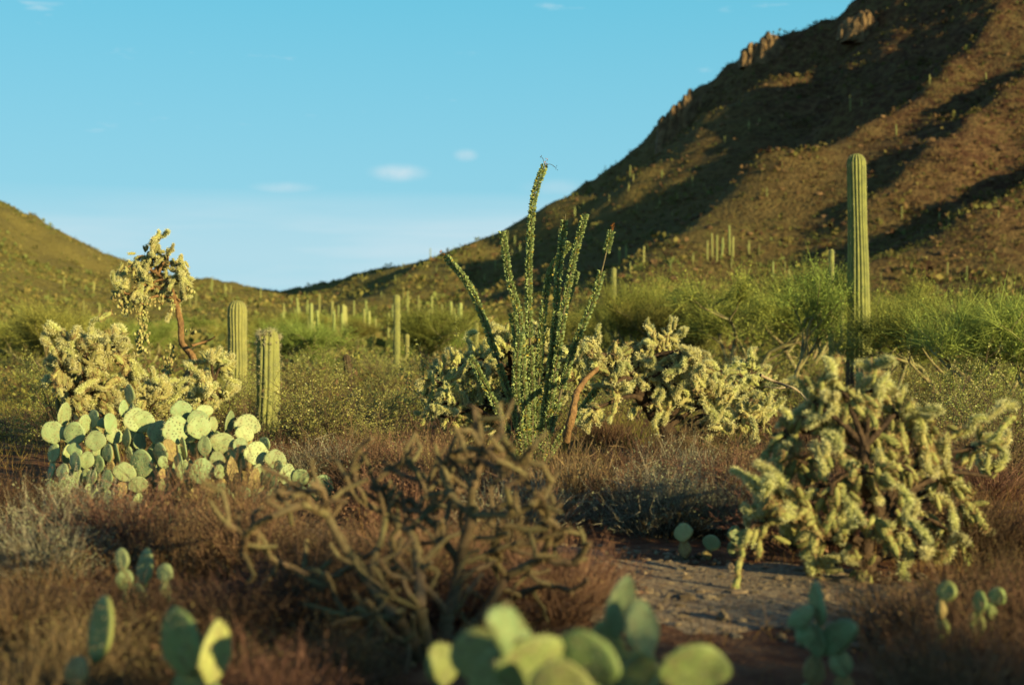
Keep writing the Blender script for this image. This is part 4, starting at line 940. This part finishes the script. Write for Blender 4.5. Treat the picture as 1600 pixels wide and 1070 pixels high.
def creosote_mesh(seed, h=1.1, nst=26, nl=4200, spread=.75):
    r = np.random.default_rng(seed); b = MB(); tips = []
    d = np.stack([r.normal(size=nst) * .55, r.normal(size=nst) * .55, np.full(nst, .95)], 1); ba = r.normal(size=(nst, 3)) * np.array([.08, .08, 0])
    V, q, cen, m = ribbons(ba, d, r.uniform(.6, 1.0, nst) * h * 1.05, .012, r, .5, 4); b.add(V, q, 0, 1.0)
    n2 = nst * 14; k = r.integers(0, nst, n2); j = r.integers(1, 4, n2); s = cen[k, j] + (cen[k, j + 1] - cen[k, j]) * r.random((n2, 1))
    V, q, c2, m = ribbons(s, unit(d[k]) + r.normal(size=(n2, 3)) * .55, r.uniform(.15, .38, n2) * h, .006, r, .4, 3); b.add(V, q, 0, .9)
    kk = r.integers(0, n2, nl); jj = r.integers(1, 3, nl); pos = c2[kk, jj] + (c2[kk, jj + 1] - c2[kk, jj]) * r.random((nl, 1)) + r.normal(size=(nl, 3)) * .012
    lb = MB(); lv, lf = leaves(pos, r.uniform(.014, .030, nl), r, .6, along=np.array([0, 0, .4])); lb.add(lv, lf, 0, np.repeat(r.uniform(.55, 1.4, nl), 4))
    return b, lb
def make_plant(name, label, cat, parts, group=None):
    root = thing(name, label, cat, (0, 0, -50), 0, group)
    for (pn, me, stuff) in parts:
        o = link(pn, me, root)
        if stuff: o['kind'] = 'stuff'
    return root
class Kind:
    """first use moves the prototype, later uses copy it with its parts"""
    def __init__(self, proto): self.p = proto; self.used = False
    def put(self, x, y, sc, rz, label, group=None, sink=.0):
        loc = (x, y, gz(x, y) - sink); s = sc if isinstance(sc, tuple) else (sc, sc, sc)
        if not self.used:
            self.used = True; o = self.p; o.location = loc; o.rotation_euler = (0, 0, rz); o.scale = s; o['label'] = label
            if group: o['group'] = group
            elif 'group' in o: del o['group']
            return o
        return copy_thing(self.p, loc, rz, s, label, group)
DRY = []
for k in range(5):
    b, ms = dry_shrub_mesh(400 + k, n=[420, 520, 360, 460, 560][k], h=[.5, .42, .55, .36, .48][k], w=[.42, .5, .36, .5, .6][k], leaf=[1, 1.6, .5, 1.2, .9][k]); DRY.append(Kind(make_plant('bursage_shrub', 'x', 'shrub', [('twigs', b.mesh('twigs', ms), True)])))
GREY = []
for k in range(2):
    b, ms = dry_shrub_mesh(420 + k, n=460, h=.5, w=.5, leaf=1.6, grey=True); GREY.append(Kind(make_plant('grey_shrub', 'x', 'shrub', [('twigs', b.mesh('twigs', ms), True)])))
CREO = []
for k in range(3):
    b, lb = creosote_mesh(440 + k, [1.1, 1.0, .8][k], nl=[4800, 3800, 3000][k]); CREO.append(Kind(make_plant('creosote_bush', 'x', 'shrub', [('stems', b.mesh('stems', [MAT['crstem']]), True), ('foliage', lb.mesh('foliage', [MAT['crleaf']]), True)])))
rs = random.Random(17)
def put(kind, px, d, sc, label, group=None): 
    x, y = at(px, d); return kind.put(x, y, sc, rs.uniform(0, 6.28), label, group, .02)
# named shrubs
put(CREO[0], 515, 16.4, (1.15, 1.0, .98), 'large yellow-leaved creosote bush right of the bristly-crowned saguaro')
put(CREO[1], 600, 15.4, (.75, .75, .7), 'smaller yellow-leaved bush at the right foot of the large creosote')
put(CREO[2], 470, 18.5, (.95, .95, 1.1), 'yellow-green bush at the back left of the large creosote')
put(GREY[0], 502, 13.2, (1.05, 1.0, 1.0), 'silvery tipped shrub between prickly pear thicket and creosote bush')
put(CREO[0], 1470, 17, (1.2, 1.2, 1.05), 'large olive bush right of the tall saguaro foot, above the nearest cholla')
put(CREO[1], 1560, 15, (1.2, 1.2, 1.0), 'olive bush at the right edge behind the nearest cholla')
put(CREO[2], 1500, 20, (1.4, 1.4, 1.4), 'tall thin olive bush at right below the mountain')
put(GREY[1], 905, 13.9, (.8, .8, .45), 'pale grey dry shrub at the ocotillo foot, right side')
put(DRY[2], 560, 13.0, (1.0, 1.0, .9), 'brown twiggy shrub right of the silvery tipped shrub')
put(DRY[1], 770, 13.6, (.8, .8, .5), 'brown twiggy shrub just left of the ocotillo foot')
def clear(x, y, m):
    u = 800 + F * x / y
    if 410 < u < 575 and 9.0 < y < 12.6: return False      # open ground right of the thicket
    if 690 < u < 965 and 12.3 < y < 16.4: return False     # the ocotillo foot stays open
    if 40 < u < 420 and y > 9.9 and y < 12.6: return False # so does the thicket's front
    if 1285 < u < 1400 and 15 < y < 29.5: return False     # open view to the tall saguaro
    return path_d(x, y) > (m if x > -.1 else m * .45)
MARKS = [(-99, 'behind the round cholla'), (200, 'behind the tall drooping cholla'), (330, 'behind the two stout saguaros'), (450, 'behind the large creosote'), (570, 'by the slender armed saguaro'), (680, 'behind the broad cholla mound'), (800, 'behind the ocotillo'), (930, 'behind the wide cholla'), (1100, 'behind the silvery cholla clump'), (1290, 'near the tall stout saguaro'), (1400, 'behind the nearest cholla, far right')]
NEARS = ['nearest', 'second nearest', 'third nearest', 'fourth nearest', 'fifth nearest', 'sixth nearest', 'seventh nearest', 'eighth nearest', 'ninth nearest', 'tenth nearest', 'eleventh nearest', 'twelfth nearest', 'thirteenth nearest', 'fourteenth nearest', 'fifteenth nearest', 'sixteenth nearest', 'seventeenth nearest', 'farthest']
def rank_labels(pts, what):
    out = {}; by = {}
    for p in pts:
        px = 800 + F * p[0] / p[1]; by.setdefault([m for u, m in MARKS if px >= u][-1], []).append(p)
    for m, l in by.items():
        for k, p in enumerate(sorted(l, key=lambda p: p[1])): out[p] = what.replace('@', m) + (', ' + NEARS[min(k, 17)] + ' of its row' if len(l) > 1 else '')
    return out
ORD = ['leftmost', 'second from left', 'third from left', 'fourth from left', 'fifth from left', 'sixth from left', 'seventh from left', 'eighth from left', 'ninth from left', 'tenth from left', 'eleventh from left', 'twelfth from left']
def zone(kinds, n, pxr, dr, sc, label, group, margin=1.05, hs=(.7, 1.15), rows=None, marks=False):
    k = 0; tries = 0; sp = []
    while k < n and tries < n * 20:
        tries += 1; d = math.sqrt(rs.uniform(dr[0] ** 2, dr[1] ** 2)); x, y = at(rs.uniform(*pxr), d)
        if not clear(x, y, margin): continue
        if any(math.hypot(x - a, y - b_) < .42 for a, b_ in sp): continue
        sp.append((x, y)); k += 1
    lab = {}
    if rows:
        srt = sorted(sp, key=lambda p: p[1]); m = math.ceil(len(srt) / len(rows))
        for ri, rn in enumerate(rows):
            for oi, p in enumerate(sorted(srt[ri * m:(ri + 1) * m], key=lambda p: p[0] / p[1])): lab[p] = label.replace('@', ORD[oi] + ' in the ' + rn + ' row')
    if marks: lab = rank_labels(sp, label)
    for p in sp:
        s = rs.uniform(*sc); rs.choice(kinds).put(p[0], p[1], (s, s, s * rs.uniform(*hs)), rs.uniform(0, 6.28), lab.get(p, label), group, .02)
R3 = ('front', 'middle', 'back'); R4 = ('front', 'second', 'third', 'back')
zone(GREY, 12, (620, 1120), (9.9, 14.5), (.6, 1.0), 'pale grey-green shrub, @ between gravel wash and ocotillo', 'pale shrubs before the ocotillo', rows=('front', 'back'), hs=(.6, 1.2))
zone(DRY, 29, (560, 1170), (9.9, 15.2), (.7, 1.25), 'dry bursage, @ between gravel wash and ocotillo', 'bursage before the ocotillo', rows=R4, hs=(.5, 1.35))
zone(GREY, 6, (60, 420), (8.2, 10.6), (.6, 1.0), 'pale grey-green shrub, @ below the prickly pear thicket', 'pale shrubs below the prickly pears', rows=('front', 'back'), hs=(.6, 1.2))
zone(DRY, 24, (30, 420), (8.3, 11.2), (.8, 1.3), 'dry bursage, @ below the prickly pear thicket', 'bursage below the prickly pears', rows=R3, hs=(.5, 1.3))
zone(DRY, 12, (380, 640), (11.2, 15.0), (.8, 1.2), 'dry bursage, @ around the creosote bush', 'bursage by the creosote', rows=('front', 'back'))
zone(DRY, 20, (1150, 1640), (9.0, 13.5), (.8, 1.3), 'dry bursage, @ under and behind the nearest cholla', 'bursage by the nearest cholla', rows=('front', 'back'))
zone(DRY, 14, (20, 560), (4.4, 7.4), (.6, .9), 'dim dry shrub, @ of the shaded left foreground', 'foreground dry shrubs at left', .9, rows=('front', 'back'))
zone(DRY, 7, (1440, 1640), (4.2, 6.0), (.55, .85), 'dim dry shrub, @ of the shaded right foreground', 'foreground dry shrubs at right', .8, rows=('front', 'back'))
zone(DRY, 14, (20, 1640), (15.5, 22), (.9, 1.4), 'brown shrub, @ of brush behind the chollas', 'brown brush behind the chollas', rows=R3)
zone(CREO, 80, (-20, 1640), (16.5, 40), (.8, 1.35), 'yellow-green bush @', 'yellow-green bushes behind the chollas', hs=(.55, 1.0), marks=True)
zone(DRY, 12, (430, 960), (6.9, 8.6), (.7, 1.1), 'dim dry shrub, @ behind the staghorn cholla', 'dry shrubs behind the staghorn', .35, rows=('front', 'back'), hs=(.6, 1.2))
zone(DRY, 7, (1430, 1640), (6.4, 7.8), (.6, 1.0), 'dim dry shrub, @ beside the wash at far right', 'dry shrubs at the far right of the wash', .2, rows=('front', 'back'))

# dry grass between the shrubs
r = np.random.default_rng(55); n = 46000
d = np.sqrt(r.uniform(4 ** 2, 46 ** 2, n)); x = (r.random(n) * 2 - 1) * .45 * d; y = d
dp = np.concatenate([np.min(np.hypot(PS[:, 0][None] - x[k:k + 4000, None], PS[:, 1][None] - y[k:k + 4000, None]), 1) for k in range(0, n, 4000)]); keep = (dp > np.where(x > -.1, 1.0, .4)) & (fbm(x / 1.2, y / 1.2, 3, 61) + r.random(n) * .5 > .12); x, y = x[keep], y[keep]; n = len(x)
bs = np.stack([x, y, H(x, y)], 1); bs = np.repeat(bs, 4, 0) + r.normal(size=(n * 4, 3)) * np.array([.03, .03, 0])
V, q, cen, m = ribbons(bs, np.stack([r.normal(size=n * 4) * .45, r.normal(size=n * 4) * .45, np.ones(n * 4)], 1), r.uniform(.08, .26, n * 4), .005, r, .5, 2)
gr = np.repeat(np.clip((y - 13.5) / 5, 0, 1)[:, None], 4, 0)
b = MB(); b.add(V, q, 0, np.repeat(r.uniform(.4, 1.25, (n * 4, 1)) * (np.array([[.85, .62, .5]]) * (1 - gr) + np.array([[.85, 1.0, .5]]) * gr), m, 0)); o = link('dry_grass', b.mesh('dry_grass', [MAT['grass']])); o['kind'] = 'stuff'
tag(o, 'sparse dry grass between the shrubs', 'grass')

# ------------------------------------------------------------------ palo verde trees and added shade mesquites
def tree_meshes(seed, h=3.0, spread=1.0, bark='pvbark', twig='pvtwig', leaf='pvleaf', nleaf=9000, trunks=3, upright=.8, ntw=9):
    rnd = random.Random(seed); r = np.random.default_rng(seed); tb = MB(); ends = []
    def grow(p, d, L, rad, lvl):
        n = 4; pts = [p.copy()]; dd = d.copy()
        for k in range(n):
            dd = (dd + Vector((rnd.gauss(0, .16), rnd.gauss(0, .16), rnd.gauss(.05, .1)))).normalized(); pts.append(pts[-1] + dd * L / n)
        V, q = tube(pts, np.linspace(rad, rad * .6, n + 1), 7 if lvl < 2 else 5, bump=.08, seed=seed); tb.add(V, q, 0, 1.0, True)
        if lvl >= 3:
            for pp in pts[1:]: ends.append((pp, dd))
            return
        if lvl >= 2: ends.extend((pp, dd) for pp in pts[2:])
        for k in range(3 if lvl else 3):
            s = pts[rnd.choice([2, 3, 4]) if k else 4]
            nd = (dd * .75 + Vector((rnd.gauss(0, .6) * spread, rnd.gauss(0, .6) * spread, rnd.gauss(.15, .3) * upright))).normalized(); grow(s, nd, L * rnd.uniform(.6, .85), rad * .58, lvl + 1)
    for k in range(trunks):
        a = k * 6.28 / trunks + rnd.random(); grow(Vector((rnd.gauss(0, .05), rnd.gauss(0, .05), -.1)), Vector((math.cos(a) * .42 * spread, math.sin(a) * .42 * spread, 1)).normalized(), h * .34, h * .016 + .012, 0)
    E = np.array([list(e[0]) for e in ends]); Dd = np.array([list(e[1]) for e in ends]); n = len(E) * ntw
    k = np.repeat(np.arange(len(E)), ntw); cb = MB()
    V, q, cen, m = ribbons(E[k] + r.normal(size=(n, 3)) * .03, Dd[k] + r.normal(size=(n, 3)) * .55 + np.array([0, 0, .35 * upright]), r.uniform(.10, .26, n) * h, h * .0028, r, .4, 3); cb.add(V, q, 0, np.repeat(np.repeat(r.uniform(.55, 1.3, (n, 1)), 3, 1), m, 0))
    kk = r.integers(0, n, nleaf); jj = r.integers(0, 3, nleaf); pos = cen[kk, jj] + (cen[kk, jj + 1] - cen[kk, jj]) * r.random((nleaf, 1)) + r.normal(size=(nleaf, 3)) * .012 * h
    lv, lf = leaves(pos, r.uniform(.010, .021, nleaf) * h, r, .42, along=np.array([0, 0, .3])); cb.add(lv, lf, 1, np.repeat(r.uniform(.55, 1.4, nleaf), 4))
    for mb in (tb, cb):
        top = np.percentile(np.concatenate(cb.V)[:, 2], 98.5) if mb is tb else top
    for mb in (tb, cb): mb.V = [v * 3.0 / top for v in mb.V]
    return tb.mesh('trunk', [MAT[bark]]), cb.mesh('crown', [MAT[twig], MAT[leaf]])
PV = []
for k in range(4):
    t_, c_ = tree_meshes(500 + k, 3.0, [1.0, 1.3, .9, 1.2][k], trunks=[2, 3, 3, 4][k], nleaf=[9000, 10000, 11000, 9000][k]); PV.append(Kind(make_plant('palo_verde_tree', 'x', 'tree', [('trunk', t_, False), ('crown', c_, True)])))
t_, c_ = tree_meshes(520, 3.0, .8, bark='pvbark', trunks=1, nleaf=5500, ntw=6, upright=1.0); PVT = Kind(make_plant('palo_verde_tree', 'x', 'tree', [('trunk', t_, False), ('crown', c_, True)]))
def tree(kind, px, d, h, label, group=None, wx=1.0):
    x, y = at(px, d); s = h / 3.0; return kind.put(x, y, (s * wx, s * wx, s), rs.uniform(0, 6.28), label, group, .05)
tree(PVT, 1236, 31, 3.1, 'open palo verde with slender pale trunk left of the tall saguaro')
tree(PV[0], 1150, 38, 3.1, 'dense green palo verde behind the small silvery cholla clump', wx=1.25)
tree(PV[1], 1070, 40, 2.7, 'low spreading palo verde above the wide cholla', wx=1.25)
tree(PV[2], 975, 42, 3.1, 'feathery palo verde around the thin saguaro right of the ocotillo', wx=.9)
tree(PV[3], 1255, 44, 3.6, 'tall green palo verde crown just left of the tall saguaro')
tree(PV[0], 1490, 27, 2.5, 'bushy green palo verde right of the tall saguaro', wx=1.0)
tree(PV[3], 1560, 24, 2.2, 'brownish green bush at the right edge behind the nearest cholla', wx=1.2)
tree(PV[1], 1395, 33, 2.5, 'green bush close behind the tall saguaro on its right', wx=1.0)
tree(PV[2], 105, 36, 2.3, 'yellow-green palo verde at the left edge behind the round cholla', wx=1.2)
tree(PV[1], 660, 48, 2.5, 'yellow-green palo verde behind the slender armed saguaro', wx=1.4)
tree(PV[0], 900, 47, 2.3, 'palo verde crown behind the right-hand ocotillo stems', wx=1.2)
tree(PV[3], 470, 44, 2.0, 'low green tree behind the bristly-crowned saguaro', wx=1.5)
TZ = []
def tzone(n, pxr, dr, hr, group):
    for _ in range(n):
        d = math.sqrt(rs.uniform(dr[0] ** 2, dr[1] ** 2)); px = rs.uniform(*pxr); TZ.append((*at(px, d), px, d, rs.uniform(*hr), rs.uniform(1.0, 1.6), group))
tzone(26, (20, 620), (50, 150), (1.3, 2.1), 'valley trees below the left hill')
tzone(16, (560, 960), (55, 150), (1.3, 2.2), 'valley trees behind the ocotillo')
tzone(32, (940, 1640), (46, 140), (2.0, 3.5), 'valley trees below the mountain')
TL = rank_labels(TZ, 'low green valley tree far @')
for p in TZ: tree(rs.choice(PV), p[2], p[3], p[4], TL[p], p[6], p[5])
# mesquites added out of view on the sunward side to shade the foreground
t_, c_ = tree_meshes(540, 3.2, 1.1, bark='darkbark', trunks=3, nleaf=15000, ntw=10); MQ = Kind(make_plant('shade_mesquite', 'x', 'tree', [('trunk', t_, False), ('crown', c_, True)]))
for (x, y, s, lb) in [(5.4, 1.0, .72, 'added shade mesquite, unseen, just right of the camera'), (8.3, -3.3, 1.0, 'added shade mesquite, unseen, farther right behind the camera'), (3.4, -2.6, .9, 'added shade mesquite, unseen, close behind the camera'), (9.6, 4.2, .62, 'low added shade mesquite, unseen, at the right by the wash'), (3.9, 2.4, .55, 'low added shade mesquite, unseen, right of the lens')]:
    MQ.put(x, y, s, rs.uniform(0, 6), lb, None, .05)

# ------------------------------------------------------------------ dead wood
def dead_branch(label, d, lines, r0, seed, name='dead_branch', group=None, mt='deadwood'):
    p0 = lines[0][0]; X, Y = at(p0[0], d); z0 = gz(X, Y); root = thing(name, label, 'branch', (X, Y, z0), 0, group); r = np.random.default_rng(seed)
    for li, pts in enumerate(lines):
        P = [np.array([(px - 800) / F * d - X, r.uniform(-.12, .12) * (0 if k == 0 else 1), row(py, d) - z0]) for k, (px, py) in enumerate(pts)]
        P = spline(P, 5); b = MB(); V, q = tube(P, np.linspace(r0, r0 * .4, len(P)) * (1 if li == 0 else .6), 6, bump=.15, seed=li); b.add(V, q, 0, 1.0, True); link('limb' if li == 0 else 'twig', b.mesh('limb', [MAT[mt]]), root)
dead_branch('pale fallen branch with splayed end behind the nearest cholla', 17.5, [[(1188, 586), (1212, 596), (1238, 606), (1262, 622), (1285, 640)], [(1262, 622), (1275, 622), (1288, 628)], [(1250, 613), (1262, 632), (1258, 642)], [(1235, 604), (1215, 606), (1195, 604)]], .024, 1)
dead_branch('arched bleached twig in front of the leaning cholla trunk', 15.0, [[(978, 728), (995, 716), (1008, 712), (1020, 722), (1028, 742)], [(1026, 735), (1036, 715), (1050, 700)]], .013, 2)
dead_branch('tangle of bleached curved twigs under the wide cholla', 15.2, [[(1028, 745), (1034, 718), (1055, 690), (1090, 680)], [(1045, 728), (1062, 722), (1080, 700), (1092, 690)], [(1052, 742), (1085, 722), (1098, 706)], [(1055, 690), (1054, 712)], [(1036, 716), (1060, 735), (1085, 728)], [(1090, 680), (1120, 700), (1150, 712)]], .014, 3)
dead_branch('dark dry branch sticking out above the creosote bush', 15.8, [[(652, 672), (640, 650), (630, 632), (620, 626)]], .012, 4, mt='cholla_wood')
dead_branch('broken brown branch beside the smooth-domed saguaro', 19.4, [[(300, 540), (318, 534), (330, 530), (337, 526)]], .022, 5, mt='warm_wood')
